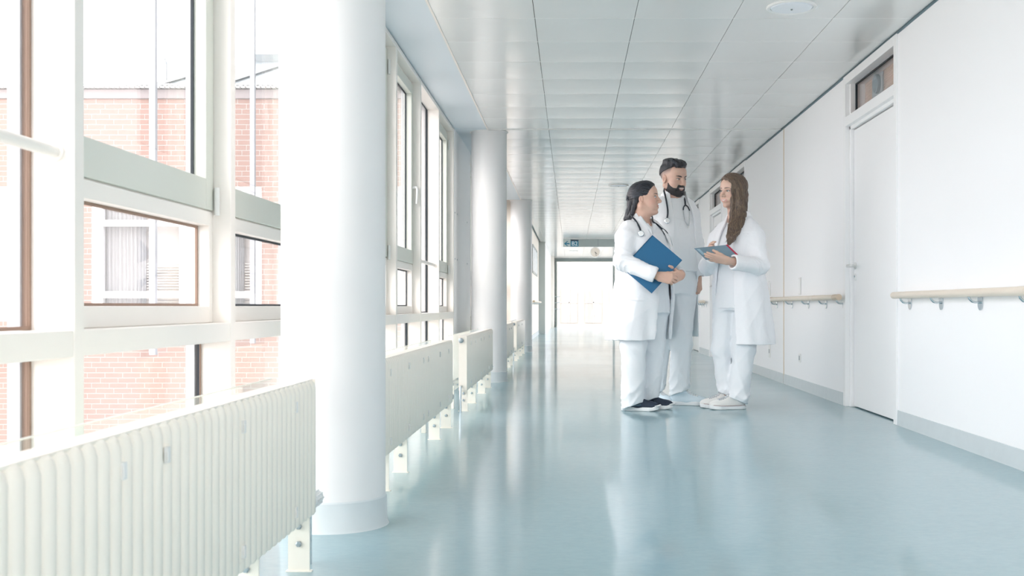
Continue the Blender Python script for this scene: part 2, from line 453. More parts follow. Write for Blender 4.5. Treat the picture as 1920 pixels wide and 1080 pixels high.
# ------------------------------------------------------------------ window wall
MOD = 1.15
XG = XF - 0.105           # glass plane
def ring(mb, xa, xb, y0, y1, z0, z1, wy, wz0, wz1):
    mb.box((xa, y0, z0), (xb, y0 + wy, z1)).box((xa, y1 - wy, z0), (xb, y1, z1))
    mb.box((xa, y0 + wy, z0), (xb, y1 - wy, z0 + wz0)).box((xa, y0 + wy, z1 - wz1), (xb, y1 - wy, z1))
    return mb
def window(n, y0, kind):
    """module between the mullion at y0 and the next at y0 + MOD"""
    w = empty('window_%d' % n, (XF, y0 + MOD / 2, 0), 'aluminium framed corridor window module', kind='structure')
    a, b = y0 + 0.025, y0 + MOD - 0.025
    zt = ZC - 0.01
    part(MB().box((XG + 0.005, y0 - 0.025, 0), (XF, y0 + 0.025, zt)), 'mullion', 'frame_white', w, bevel=0.003)
    part(MB().box((XG - 0.008, y0 - 0.036, 0.1), (XG + 0.005, y0 + 0.036, zt)), 'gasket', 'gasket_brown' if y0 < 3 else 'gasket', w)
    part(MB().box((XG - 0.036, y0 - 0.045, 0.1), (XG - 0.008, y0 + 0.045, zt)), 'outer_frame', 'outer_frame', w)
    part(MB().box((XG - 0.168, y0 - 0.010, 0.57), (XG - 0.148, y0 + 0.010, ZC + 0.4)), 'guide_rail', 'outer_frame', w)
    part(MB().box((XG - 0.01, a, 0.616), (XF - 0.002, b, 0.676)), 'sill_rail', 'frame_white', w, bevel=0.003)
    part(MB().box((XG - 0.01, a, 0.0), (XF - 0.002, b, 0.07)), 'bottom_rail', 'frame_white', w)
    part(MB().box((XG - 0.01, a, zt - 0.03), (XF - 0.002, b, zt)), 'head_rail', 'frame_white', w, bevel=0.002)
    part(MB().box((XG - 0.004, a, 0.07), (XG + 0.002, b, 0.62)), 'lower_pane', 'window_glass', w)
    ring(g := MB(), XG + 0.002, XG + 0.008, a, b, 0.072, 0.615, 0.010, 0.008, 0.008)
    part(g, 'seal', 'gasket_brown' if y0 < 3 else 'gasket', w)
    if kind == 'fixed':
        part(MB().box((XG - 0.004, a, 0.676), (XG + 0.002, b, zt - 0.03)), 'pane', 'window_glass', w)
        ring(g := MB(), XG + 0.002, XG + 0.008, a, b, 0.677, zt - 0.031, 0.010, 0.008, 0.008)
        part(g, 'seal', 'gasket_brown' if y0 < 3 else 'gasket', w)
        part(MB().tube([(XF - 0.045, a + 0.0, 1.075), (XF - 0.045, b, 1.075)], 0.014, 14), 'guard_bar', 'frame_white', w, smooth=40)
        part(MB().lathe([(0.022, -0.006), (0.022, 0)], (XF - 0.045, b, 1.075), axis=1, seg=16), 'bar_flange', 'frame_white', w, smooth=40)
    else:
        xs = XF - 0.055      # inner face of the fixed frame and sash
        part(ring(MB(), XG - 0.01, xs - 0.004, a, b, 0.676, 1.036, 0.035, 0.054, 0.046), 'fixed_frame', 'frame_white', w, bevel=0.003)
        ring(g := MB(), XG + 0.002, XG + 0.009, a + 0.035, b - 0.035, 0.73, 0.99, 0.008, 0.008, 0.008)
        part(g, 'seal', 'gasket_brown' if y0 < 3 else 'gasket', w)
        part(MB().box((XG - 0.004, a + 0.035, 0.73), (XG + 0.002, b - 0.035, 0.99)), 'fixed_pane', 'window_glass', w)
        part(ring(MB(), XG - 0.01, xs - 0.012, a, b, 1.036, zt - 0.03, 0.012, 0.004, 0.03), 'sash_rebate', 'frame_white', w)
        s = part(ring(MB(), XG - 0.005, xs, a + 0.006, b - 0.006, 1.040, zt - 0.05, 0.072, 0.098, 0.075), 'sash', 'sash_green', w, bevel=0.003)
        part(ring(MB(), XG + 0.002, XG + 0.01, a + 0.078, b - 0.078, 1.138, zt - 0.125, 0.008, 0.008, 0.008), 'sash_seal', 'gasket', s)
        part(MB().box((XG - 0.004, a + 0.07, 1.13), (XG + 0.002, b - 0.07, zt - 0.12)), 'pane', 'window_glass', s)
        hy = b - 0.001 if kind == 'hinge_far' else a + 0.001
        for hz in (1.07, zt - 0.16):
            part(MB().tube([(xs + 0.012, hy - math.copysign(0.008, hy - y0 - 0.5), hz - 0.045), (xs + 0.012, hy - math.copysign(0.008, hy - y0 - 0.5), hz + 0.045)], 0.009, 12), 'hinge', 'plastic_white', w, smooth=40)
        ly = a + 0.04 if kind == 'hinge_far' else b - 0.04
        part(MB().tube([(xs, ly, 1.60), (xs + 0.03, ly, 1.60), (xs + 0.036, ly, 1.585), (xs + 0.03, ly, 1.48)], [0.012, 0.010, 0.010, 0.008], 10), 'window_handle', 'plastic_white', w, smooth=40)
kinds = ['fixed', 'hinge_far', 'hinge_near']
n = 0
for k in range(-5, 8):
    n += 1
    window(n, 2.529 - MOD + k * MOD, kinds[k % 3])
part(MB().box((XG - 0.036, 10.555, 0), (XF, 10.605, ZC - 0.01)), 'end_mullion', 'frame_white', bpy.data.objects['window_13'], bevel=0.003)
for k in range(5):
    n += 1
    window(n, 12.33 + k * 1.15, kinds[(k + 1) % 3])
solid(MB().box((XG - 0.09, Y0, -0.3), (XG - 0.004, 17.7, 0.0)), 'trim_5', 'concrete', 'concrete edge below the windows', kind='structure')

# ------------------------------------------------------------------ radiators
XR = -0.712
ZB, ZT = 0.150, 0.524
SP = 0.045
def section_mesh():
    """one upright rounded tube of the radiator front, origin at its bottom centre"""
    mb = MB(); pr = []
    for i in range(9):
        a = -math.pi / 2 + math.pi * i / 8
        pr.append((0.011 * math.cos(a), 0.0205 * math.sin(a)))
    pr += [(-0.05, 0.0205), (-0.05, -0.0205)]
    h = ZT - ZB
    lev = [(0.004, 0.0), (0.0, 0.006), (0.0, h - 0.022), (0.004, h - 0.008), (0.012, h)]
    k = len(pr)
    for ins, z in lev:
        for x, yy in pr:
            mb.v.append((x - (ins if x > -0.02 else 0), yy, z))
    for i in range(len(lev) - 1):
        for j in range(k):
            q = (j + 1) % k
            mb.f.append((i * k + j, i * k + q, (i + 1) * k + q, (i + 1) * k + j))
    mb.f.append(tuple(range(k - 1, -1, -1))); mb.f.append(tuple((len(lev) - 1) * k + j for j in range(k)))
    me = mb.mesh('radiator_section', smooth=50); me.materials.append(MATS['radiator_paint'])
    return me
SEC = section_mesh()
def bolt_mesh():
    mb = MB().lathe([(0.0085, 0), (0.0085, -0.006), (0.006, -0.008)], (0, 0, 0), axis=1, seg=6)
    me = mb.mesh('bolt'); me.materials.append(MATS['bolt_steel']); return me
BOLT = bolt_mesh()
def radiator(y0, y1, legs, clips, valve, label, far_valve=False):
    r = empty('radiator', (XR - 0.03, (y0 + y1) / 2, 0), label, 'radiator', 'white ribbed radiators along the windows')
    n = int(round((y1 - y0) / SP)); sp = (y1 - y0) / n
    part(MB().box((XR - 0.060, y0, ZB + 0.012), (XR - 0.014, y1, ZT - 0.006)), 'core', 'radiator_paint', r, bevel=0.002)
    for i in range(n):
        inst(SEC, 'radiator_section', r, (XR - 0.011, y0 + (i + 0.5) * sp, ZB))
    part(MB().box((XR - 0.062, y0, ZT - 0.004), (XR - 0.013, y1, ZT + 0.002)), 'top_grille', 'radiator_paint', r, bevel=0.001)
    for yy in (y0, y1):
        part(MB().box((XR - 0.061, yy - 0.002, ZB), (XR - 0.006, yy + 0.002, ZT + 0.001)), 'end_plate', 'radiator_paint', r)
    for yy in legs:
        l = part(MB().box((XR - 0.066, yy - 0.003, 0), (XR - 0.007, yy + 0.003, ZB + 0.06)).box((XR - 0.072, yy - 0.006, 0), (XR - 0.001, yy + 0.012, 0.003)), 'leg', 'radiator_paint', r)
        for bz in (0.077, 0.125):
            inst(BOLT, 'bolt', l, (XR - 0.036, yy - 0.003, bz))
    for yy in clips:
        for zz in (0.468, 0.196):
            part(MB().box((XR - 0.004, yy - 0.007, zz - 0.014), (XR + 0.004, yy + 0.007, zz + 0.014)).box((XR + 0.002, yy - 0.009, zz - 0.010), (XR + 0.0055, yy - 0.003, zz + 0.006)), 'clip', 'plastic_white', r, bevel=0.001)
    vy = y1 if valve != 'none' else None
    if vy:
        vm = 'valve_white' if valve == 'white' else 'valve_dark'
        vx = XR - 0.03
        part(MB().tube([(vx, vy, 0.185), (vx, vy + 0.035, 0.185)], 0.011, 12).tube([(vx, vy + 0.03, 0.215), (vx, vy + 0.03, 0.0)], 0.008, 10), 'valve_pipe', 'chrome', r, smooth=40)
        v = part(MB().lathe([(0.018, 0.0), (0.020, 0.006), (0.020, 0.045), (0.022, 0.05), (0.022, 0.07), (0.017, 0.078)], (vx, vy + 0.045, 0.175), axis=1, seg=20), 'thermostat_head', vm, r, smooth=35)
        g = MB()
        for i in range(10):
            a = 2 * math.pi * i / 10
            g.box((vx + 0.0225 * math.cos(a) - 0.002, vy + 0.05, 0.175 + 0.0225 * math.sin(a) - 0.002), (vx + 0.0225 * math.cos(a) + 0.002, vy + 0.115, 0.175 + 0.0225 * math.sin(a) + 0.002))
        part(g, 'grip_rib', vm if valve == 'white' else 'bolt_steel', v)
    if far_valve:
        part(MB().lathe([(0.017, 0.0), (0.017, -0.02), (0.010, -0.024)], (XR - 0.045, y0, ZT - 0.03), axis=1, seg=18).lathe([(0.006, -0.024), (0.006, -0.03)], (XR - 0.045, y0, ZT - 0.03), axis=1, seg=12), 'vent_plug', 'bolt_steel', r, smooth=35)
        part(MB().tube([(XR - 0.045, y0, ZB + 0.03), (XR - 0.045, y0 - 0.05, ZB + 0.03), (XR - 0.045, y0 - 0.05, 0.0)], 0.008, 10), 'supply_pipe', 'chrome', r, smooth=40)
    # glass draught screen standing behind it
    s = empty('glass_screen', (-0.850, (y0 + y1) / 2, 0), None, 'glass screen', 'clear glass screens behind the radiators')
    part(MB().box((-0.853, y0 + 0.02, 0.12), (-0.847, y1 + 0.03, ZT)), 'pane', 'screen_glass', s)
    part(MB().box((-0.8535, y0 + 0.02, ZT - 0.001), (-0.8465, y1 + 0.03, ZT + 0.0012)), 'polished_edge', 'sash_green', s)
    for yy in (y0 + 0.3, y1 - 0.3):
        part(MB().box((-0.862, yy - 0.02, 0), (-0.838, yy + 0.02, 0.16)), 'foot_clamp', 'radiator_paint', s)
    return s
s = radiator(0.62, 3.14, (1.35, 1.95, 2.58, 3.08), (1.35, 1.78, 1.974, 2.435, 2.897), 'white', 'large white ribbed radiator in the foreground left of the nearest column')
s['label'] = 'clear glass screen behind the foreground radiator'
s = radiator(4.2, 6.76, (4.42, 4.91, 6.12, 6.70), (4.42, 4.92, 5.40, 5.58, 6.09, 6.51), 'dark', 'white ribbed radiator just behind the nearest column')
s['label'] = 'clear glass screen behind the radiator next to the nearest column'
s = radiator(7.70, 10.2, (7.78, 8.42, 9.35, 10.02), (7.95, 8.35, 8.85, 9.15, 9.7, 10.05), 'dark', 'white radiator ending at the middle column, showing its flat end', True)
s['label'] = 'clear glass screen behind the radiator in front of the middle column'
s = radiator(11.3, 13.88, (12.6, 13.3, 13.75), (12.9, 13.3), 'none', 'small distant white radiator right behind the middle column')
s['label'] = 'clear glass screen behind the radiator just past the middle column'
s = radiator(14.75, 17.28, (14.9, 15.4, 16.4, 17.2), (15.2, 16.2), 'dark', 'most distant white radiator just before the farthest column', True)
s['label'] = 'clear glass screen behind the most distant radiator'

# ------------------------------------------------------------------ doors on the right
def door(n, y0, y1, glazed):
    d = empty('door_%d' % n, (XW + 0.03, (y0 + y1) / 2, 0), 'white corridor door with a top light', kind='structure')
    fw, xo = 0.06, XW - 0.012
    part(MB().box((xo, y0, 0), (XW + 0.14, y0 + fw, ZC - 0.014)).box((xo, y1 - fw, 0), (XW + 0.14, y1, ZC - 0.014))
         .box((xo, y0 + fw, ZC - 0.075), (XW + 0.14, y1 - fw, ZC - 0.014)).box((xo, y0 + fw, 2.035), (XW + 0.14, y1 - fw, 2.105)), 'door_frame', 'door_white', d, bevel=0.003)
    part(MB().box((XW + 0.02, y0 + fw, 0), (XW + 0.14, y0 + fw + 0.03, ZC - 0.07)).box((XW + 0.02, y1 - fw - 0.03, 0), (XW + 0.14, y1 - fw, ZC - 0.07))
         .box((XW + 0.02, y0 + fw, 2.012), (XW + 0.14, y1 - fw, 2.036)), 'rebate', 'door_white', d, bevel=0.002)
    a, b = y0 + fw + 0.034, y1 - fw - 0.034
    part(MB().box((XW + 0.075, a - 0.004, 0), (XW + 0.13, b + 0.004, 2.012)), 'door_gap', 'door_gap', d)
    leaf = MB()
    if glazed:
        ring(leaf, XW + 0.045, XW + 0.085, a, b, 0.008, 2.004, 0.13, 0.9, 0.14)
        part(MB().box((XW + 0.06, a + 0.12, 0.9), (XW + 0.066, b - 0.12, 1.87)), 'leaf_pane', 'window_glass', d)
    else:
        leaf.box((XW + 0.045, a, 0.008), (XW + 0.085, b, 2.004))
    l = part(leaf, 'door_leaf', 'door_white', d, bevel=0.002)
    h = part(MB().tube([(XW + 0.045, b - 0.045, 1.02), (XW - 0.008, b - 0.045, 1.02), (XW - 0.018, b - 0.058, 1.02), (XW - 0.018, b - 0.16, 1.02)], [0.011, 0.011, 0.0115, 0.010], 12), 'lever_handle', 'plastic_white', d, smooth=40)
    part(MB().lathe([(0.025, 0.045), (0.025, 0.038)], (XW, b - 0.045, 1.02), axis=0, seg=20), 'handle_rose', 'plastic_white', h, smooth=40)
    k = part(MB().lathe([(0.024, 0.045), (0.024, 0.038)], (XW, b - 0.045, 0.94), axis=0, seg=20), 'lock_rose', 'plastic_white', d, smooth=40)
    part(MB().lathe([(0.007, 0.039), (0.007, 0.034)], (XW, b - 0.045, 0.944), axis=0, seg=12), 'lock_cylinder', 'bolt_steel', k)
    # top light
    part(MB().box((XW + 0.07, a, 2.105), (XW + 0.076, b, ZC - 0.075)), 'top_pane', 'window_glass', d)
    part(ring(MB(), XW + 0.055, XW + 0.07, a - 0.004, b + 0.004, 2.105, ZC - 0.075, 0.007, 0.005, 0.008), 'pane_seal', 'gasket', d)
    part(MB().box((XW + 0.128, a - 0.03, 2.04), (XW + 0.134, b + 0.03, ZC - 0.02)), 'blind', 'blind_brown', d)
    g = MB()
    for i in range(26):
        z = 2.09 + i * 0.011
        g.prism([(XW + 0.120, z), (XW + 0.129, z + 0.0035), (XW + 0.129, z + 0.0045), (XW + 0.120, z + 0.001)], 1, a - 0.02, b + 0.02)
    part(g, 'blind_pleat', 'blind_brown', d)
    part(MB().box((XW + 0.2, y0, 0), (XW + 0.21, y1, 2.03)).box((XW + 0.14, y0, 2.4), (XW + 0.26, y1, 2.47)).box((XW + 0.25, y0, 0), (XW + 0.26, y1, 2.47)), 'backing', 'room_dim', d)
for i, (a, b) in enumerate(DOORS):
    door(i + 1, a, b, i in (2,))
sp_ = empty('loudspeaker', (XW + 0.10, 7.72, 2.19), 'round dark loudspeaker seen through the glass above the nearest door', 'loudspeaker')
part(MB().lathe([(0.060, 0.114), (0.066, 0.108), (0.066, 0.092), (0.058, 0.086), (0.02, 0.090)], (XW, 7.72, 2.262), axis=0, seg=28), 'body', 'speaker_grey', sp_, smooth=40)
part(MB().box((XW + 0.112, 7.62, 2.19), (XW + 0.119, 7.88, 2.33)), 'wall_plate', 'socket_hole', sp_)

# handrails
def handrail(y0, y1, brackets, caps, label, z=0.795, x=1.945, wallx=XW, joints=()):
    h = empty('handrail', (x, (y0 + y1) / 2, z - 0.1), label, 'handrail', 'wooden handrails on brackets')
    sg = 1 if wallx > x else -1
    r = 0.0205
    e = 0.012
    part(MB().tube([(x, y0, z), (x, y0 + e * 0.3, z), (x, y0 + e, z), (x, y1 - e, z), (x, y1 - e * 0.3, z), (x, y1, z)], [r * 0.55, r * 0.85, r, r, r * 0.85, r * 0.55], 20), 'rail', 'rail_wood', h, smooth=50)
    for c0, c1 in caps:
        part(MB().tube([(x, c0, z), (x, c1, z)], r + 0.0016, 20), 'rail_cap', 'rail_cap', h, smooth=40)
    for yy in joints:
        part(MB().tube([(x, yy - 0.05, z), (x, yy + 0.05, z)], r + 0.0014, 20), 'joint_sleeve', 'rail_wood', h, smooth=40)
    for yy in brackets:
        b = part(MB().tube([(x, yy, z - 0.018), (x + sg * 0.004, yy, z - 0.030), (x + sg * 0.016, yy, z - 0.042), (x + sg * 0.03, yy, z - 0.046), (wallx, yy, z - 0.046)], 0.0062, 10), 'bracket_arm', 'chrome', h, smooth=50)
        pl = []
        for i in range(9):
            a = math.pi + math.pi * i / 8
            pl.append((yy + 0.03 * math.cos(a), z - 0.052 + 0.034 * math.sin(a)))
        pl += [(yy + 0.03, z - 0.022), (yy - 0.03, z - 0.022)]
        part(MB().prism(pl, 0, wallx - sg * 0.006, wallx - sg * 0.0005), 'wall_plate', 'chrome', b)
handrail(2.6, 6.77, (6.62, 6.06, 5.48, 4.86, 4.3, 3.7, 3.1), (), 'wooden handrail to the right of the nearest door', joints=(4.82,))
handrail(8.14, 12.55, (8.22, 8.80, 9.45, 10.15, 10.9, 11.7, 12.3), ((8.135, 8.29), (10.85, 11.15)), 'wooden handrail between the nearest door and the woman with long brown hair', joints=(9.0,))
handrail(16.4, 17.3, (16.6, 16.9, 17.15), (), 'short distant wooden handrail behind the three people')
handrail(23.2, 28.6, (23.5, 24.3, 25.1, 26, 27, 28), ((23.19, 23.5),), 'wooden handrail on the far cream left wall', z=0.83, x=-0.775, wallx=-0.85)

# switches and sockets
def plate(y, z, w, h, name, label, socket):
    p = empty(name, (XW, y, z - h / 2), label, 'socket' if socket else 'switch')
    part(MB().box((XW - 0.009, y - w / 2, z - h / 2), (XW - 0.0005, y + w / 2, z + h / 2)), 'cover', 'plastic_white', p, bevel=0.002)
    if socket:
        part(MB().box((XW - 0.011, y - 0.02, z - 0.02), (XW - 0.0085, y + 0.02, z + 0.02)), 'insert', 'socket_hole', p, bevel=0.001)
    else:
        part(MB().box((XW - 0.013, y - 0.022, z - h / 2 + 0.012), (XW - 0.0085, y + 0.022, z + h / 2 - 0.012)), 'rocker', 'door_white', p, bevel=0.001)
plate(9.80, 0.905, 0.08, 0.15, 'light_switch', 'white double switch plate above the handrail left of the nearest door', False)
plate(11.29, 0.905, 0.08, 0.15, 'light_switch', 'white switch plate just beside the coat of the woman with the folder of papers', False)
plate(9.80, 0.277, 0.075, 0.075, 'power_socket', 'small socket low on the wall between the joint strip and the nearest door', True)
plate(11.29, 0.277, 0.075, 0.13, 'power_socket', 'white double socket low on the wall beyond the beige joint strip', True)

# ceiling lamps
def ceiling_lamp(x, y, label, r=0.142):
    l = empty('ceiling_lamp', (x, y, ZC), label, 'ceiling lamp', 'round recessed ceiling lamps')
    z = ZC - 0.003
    part(MB().lathe([(r, 0.004), (r, -0.006), (r - 0.006, -0.010), (r - 0.022, -0.006), (r - 0.022, 0.0)], (x, y, z), seg=48), 'ring', 'lamp_ring', l, smooth=30)
    part(MB().lathe([(r - 0.024, 0.0), (r - 0.03, -0.010), (0.05, -0.013), (0.008, -0.0135)], (x, y, z), seg=48), 'diffuser', 'lamp_white', l, smooth=40)
    part(MB().lathe([(0.006, 0.0), (0.006, -0.019), (0.003, -0.021)], (x, y, z), seg=12), 'centre_screw', 'steel_frame', l)
ceiling_lamp(1.24, 6.30, 'round white ceiling lamp at the top edge, nearest')
ceiling_lamp(1.24, 13.9, 'round ceiling lamp just behind the head of the bearded man')
ceiling_lamp(0.66, 15.6, 'distant round ceiling lamp above the black-haired woman')
ceiling_lamp(0.08, 34.0, 'farthest ceiling lamp above the end door')

# hanging direction sign, seven-segment free lettering built as meshes
sg = empty('direction_sign', (0.55, 28.0, ZC - 0.22), 'grey hanging direction sign with blue arrow and B2 field', 'sign')
ys = 28.0
part(MB().box((-0.203, ys, ZC - 0.205), (1.30, ys + 0.06, ZC - 0.008)), 'board', 'sign_grey', sg, bevel=0.003)
part(MB().box((-0.198, ys - 0.004, ZC - 0.200), (-0.022, ys, ZC - 0.014)), 'arrow_field', 'sign_light', sg)
bf = part(MB().box((-0.013, ys - 0.004, ZC - 0.195), (0.182, ys, ZC - 0.060)), 'number_field', 'sign_blue', sg)
part(MB().box((-0.013, ys - 0.004, ZC - 0.058), (0.182, ys, ZC - 0.030)), 'caption_bar', 'sign_dark', sg)
part(MB().box((0.668, ys - 0.003, ZC - 0.200), (0.672, ys, ZC - 0.012)), 'panel_joint', 'sign_dark', sg)
ar = MB()
ac = Vector((-0.105, ys - 0.006, ZC - 0.125))
for pts in ([(-0.075, 0), (0.0, 0.062), (0.035, 0.062), (-0.02, 0.016), (0.065, 0.016), (0.065, -0.016), (-0.02, -0.016), (0.035, -0.062), (0.0, -0.062)],):
    ar.prism([(ac.x + p[0], ac.z + p[1]) for p in pts], 1, ac.y, ac.y + 0.003)
part(ar, 'arrow', 'sign_blue', sg)
def text_part(txt, size, x, z, y, m, parent, name):
    cu = bpy.data.curves.new(name, 'FONT'); cu.body = txt; cu.size = size; cu.extrude = 0.002
    cu.align_x = 'CENTER'; cu.align_y = 'CENTER'
    t = bpy.data.objects.new(name, cu); COL.objects.link(t)
    dg = bpy.context.evaluated_depsgraph_get(); dg.update()
    me = bpy.data.meshes.new_from_object(t.evaluated_get(dg))
    bpy.data.objects.remove(t, do_unlink=True)
    me.transform(Matrix.Rotation(R(90), 4, 'X'))
    me.materials.clear(); me.materials.append(MATS[m])
    o = bpy.data.objects.new(name, me); link(o, parent); o.location = Vector((x, y, z)) - WL[parent]; WL[o] = Vector((x, y, z))
    return o
text_part('B2', 0.145, 0.085, ZC - 0.128, ys - 0.006, 'sign_print', bf, 'lettering')
solid(MB().box((-0.232, ys + 0.02, ZC - 0.21), (-0.226, ys + 0.03, ZC)), 'sign_hanger', 'steel_frame', 'thin vertical rod beside the hanging direction sign', 'rod')

# clock hanging from the ceiling
ck = empty('wall_clock', (0.686, 32.0, ZC - 0.29), 'round cream clock hanging below the ceiling before the end door', 'clock')
cc = (0.686, 32.0, ZC - 0.148)
part(MB().lathe([(0.14, 0.05), (0.145, 0.04), (0.145, -0.01), (0.135, -0.016)], cc, axis=1, seg=40), 'case', 'lamp_ring', ck, smooth=40)
part(MB().lathe([(0.132, -0.0165), (0.132, -0.018)], cc, axis=1, seg=40), 'dial', 'clock_face', ck)
def hand(ang, ln, w):
    dx, dz = math.sin(R(ang)), math.cos(R(ang)); px_, pz_ = dz, -dx
    return MB().prism([(cc[0] - dx * 0.02 + px_ * w, cc[2] - dz * 0.02 + pz_ * w), (cc[0] + dx * ln + px_ * w, cc[2] + dz * ln + pz_ * w),
                       (cc[0] + dx * ln - px_ * w, cc[2] + dz * ln - pz_ * w), (cc[0] - dx * 0.02 - px_ * w, cc[2] - dz * 0.02 - pz_ * w)], 1, cc[1] - 0.022, cc[1] - 0.019)
part(hand(133, 0.075, 0.006), 'hour_hand', 'clock_hand', ck)
part(hand(162, 0.11, 0.0035), 'minute_hand', 'clock_hand', ck)
part(MB().tube([(cc[0], cc[1] + 0.02, ZC), (cc[0], cc[1] + 0.02, cc[2] + 0.135)], 0.012, 10), 'hanger', 'steel_frame', ck)

# framed picture on the far left wall
pc = empty('framed_picture', (-0.845, 26.1, 1.45), 'dark framed three-part picture on the far cream wall', 'picture')
g = MB()
ring(g, -0.85, -0.835, 24.5, 27.8, 1.46, 2.09, 0.05, 0.05, 0.05)
g.box((-0.85, 25.55, 1.5), (-0.836, 25.6, 2.05)).box((-0.85, 26.65, 1.5), (-0.836, 26.7, 2.05))
part(g, 'frame', 'steel_frame', pc)
for a, b in ((24.55, 25.55), (25.6, 26.65), (26.7, 27.75)):
    part(MB().box((-0.85, a, 1.51), (-0.842, b, 2.04)), 'picture_panel', 'lamp_white', pc)

# end of the corridor: glazed door wall
ed = empty('door_8', (0.46, Y1, 0), 'glazed steel-framed door at the end of the corridor', kind='structure')
g = MB().box((-0.60, Y1 - 0.05, ZC - 0.115), (2.0, Y1 + 0.05, ZC - 0.0)).box((-0.60, Y1 - 0.05, 0), (-0.545, Y1 + 0.05, ZC - 0.1)).box((1.47, Y1 - 0.05, 0), (1.54, Y1 + 0.05, ZC - 0.1)).box((1.9, Y1 - 0.05, 0), (2.0, Y1 + 0.05, ZC - 0.1))
part(g, 'door_frame', 'steel_frame', ed)
part(MB().box((-0.545, Y1 - 0.003, 0.02), (1.47, Y1 + 0.003, ZC - 0.115)).box((1.54, Y1 - 0.003, 0.02), (1.9, Y1 + 0.003, ZC - 0.115)), 'pane', 'window_glass', ed)
lf = part(ring(MB(), -0.54, -0.50, Y1 - 0.95, Y1 - 0.06, 0.01, ZC - 0.13, 0.05, 0.06, 0.06), 'open_leaf', 'steel_frame', ed)
part(MB().box((-0.522, Y1 - 0.9, 0.07), (-0.518, Y1 - 0.11, ZC - 0.19)), 'leaf_pane', 'window_glass', lf)
for z in (0.63, 0.85, 1.06):
    part(MB().tube([(-0.60, Y1 - 0.98, z), (-0.40, Y1 - 0.98, z)], 0.012, 8), 'push_bar', 'chrome', lf)
# ------------------------------------------------------------------ outside: brick wing facing the viewer
YF = 18.3
solid(MB().box((-40, -30, -1.9), (-1.32, 60, -1.62)), 'ground', 'ground_ochre', 'ochre ground outside the windows', kind='structure')
solid(MB().box((-1.32, -60, -1.9), (40, -4.2, -1.62)).box((2.4, -4.2, -1.9), (40, 41, -1.62)).box((-1.32, 41, -1.9), (40, 120, -1.62)).box((-40, 60, -1.9), (-1.32, 120, -1.62)), 'ground', 'ground_ochre', 'ochre ground around the corridor ends', kind='structure')
wing = empty('building', (-6.5, YF, -1.62), 'red brick building wing with white windows outside the left windows', 'building')
def fx(x): return (x - 1071) * YF / F_PX
def fz(y): return EYE + (574 - y) * YF / F_PX
BZ0, BZ1 = -1.62, fz(185)
WINS = [(fx(-165), fx(14)), (fx(172), fx(351)), (fx(392), fx(490)), (fx(612), fx(738)), (fx(745), fx(905))]
WZ0, WZ1 = fz(598), fz(357)
part(MB().box((-13.5, YF + 0.005, BZ0), (-1.28, YF + 0.03, WZ0)).box((-13.5, YF + 0.005, WZ1), (-1.28, YF + 0.03, BZ1)), 'mortar_bed', 'mortar', wing)
g = MB(); edges = [-13.5] + [e for w in WINS for e in w] + [-1.28]
for i in range(0, len(edges), 2):
    g.box((edges[i], YF + 0.005, WZ0), (edges[i + 1], YF + 0.03, WZ1))
part(g, 'mortar_pier', 'mortar', wing)
part(MB().box((-13.5, YF + 0.3, BZ0), (-1.28, YF + 4.0, BZ1)), 'wall_core', 'room_dim', wing)
CO, BL, JT = 0.0845, 0.289, 0.013
full = MB().box((-BL / 2 + JT / 2, 0, -CO / 2 + JT / 2), (BL / 2 - JT / 2, 0.02, CO / 2 - JT / 2)).mesh('brick')
full.materials.append(MATS['brick'])
vis = [(160, 278), (296, 346), (443, 466), (484, 524)]
nb = 0; other = MB()
z = BZ1 - CO / 2; row = 0
while z > BZ0 + CO / 2:
    x = -13.4 + (BL / 2 if row % 2 else 0) + (0.07 if row % 4 > 1 else 0)
    while x < -1.45:
        a, b = x - BL / 2 + JT / 2, x + BL / 2 - JT / 2
        inw = None
        if WZ0 - CO / 2 < z < WZ1 + CO / 2:
            for w in WINS:
                if b > w[0] and a < w[1]: inw = w
        px_ = 1071 + x * F_PX / YF; py_ = 574 - (z - EYE) * F_PX / YF
        if inw is None:
            if nb < 300 and 180 < py_ < 345 and any(l < px_ < r_ for l, r_ in vis) and not (py_ > 280 and px_ < 200):
                inst(full, 'brick', wing, (x, YF, z)); nb += 1
            else:
                other.box((a, YF, z - CO / 2 + JT / 2), (b, YF + 0.02, z + CO / 2 - JT / 2))
        else:
            for p, q in ((a, min(b, inw[0] - 0.005)), (max(a, inw[1] + 0.005), b)):
                if q - p > 0.03: other.box((p, YF, z - CO / 2 + JT / 2), (q, YF + 0.02, z + CO / 2 - JT / 2))
        x += BL
    z -= CO; row += 1
part(other, 'brick_field', 'brick', wing, kind='stuff')
part(MB().box((-13.5, YF - 0.03, fz(185)), (-1.28, YF + 0.3, fz(168))), 'concrete_band', 'concrete', wing)
part(MB().box((-13.5, YF - 0.10, fz(164)), (-1.28, YF + 0.3, fz(161))), 'gutter', 'far_render', wing)
tile = MB().box((-0.028, 0, -0.035), (0.028, 0.12, 0.035)).mesh('eave_tile'); tile.materials.append(MATS['far_render'])
for i in range(100):
    xx = -9.6 + i * 0.082
    inst(tile, 'eave_tile', wing, (xx, YF - 0.10, fz(162.5)))
rf = part(MB().quad((fx(262), YF + 0.1, fz(158)), (-1.28, YF + 0.1, fz(158)), (-1.28, YF + 3.0, 5.40), (fx(262) + 1.1, YF + 3.0, 5.40))
     .quad((fx(262), YF + 0.1, fz(158)), (fx(262) + 1.1, YF + 3.0, 5.40), (fx(262), YF + 6.0, fz(158))), 'roof', 'roof_metal', wing)
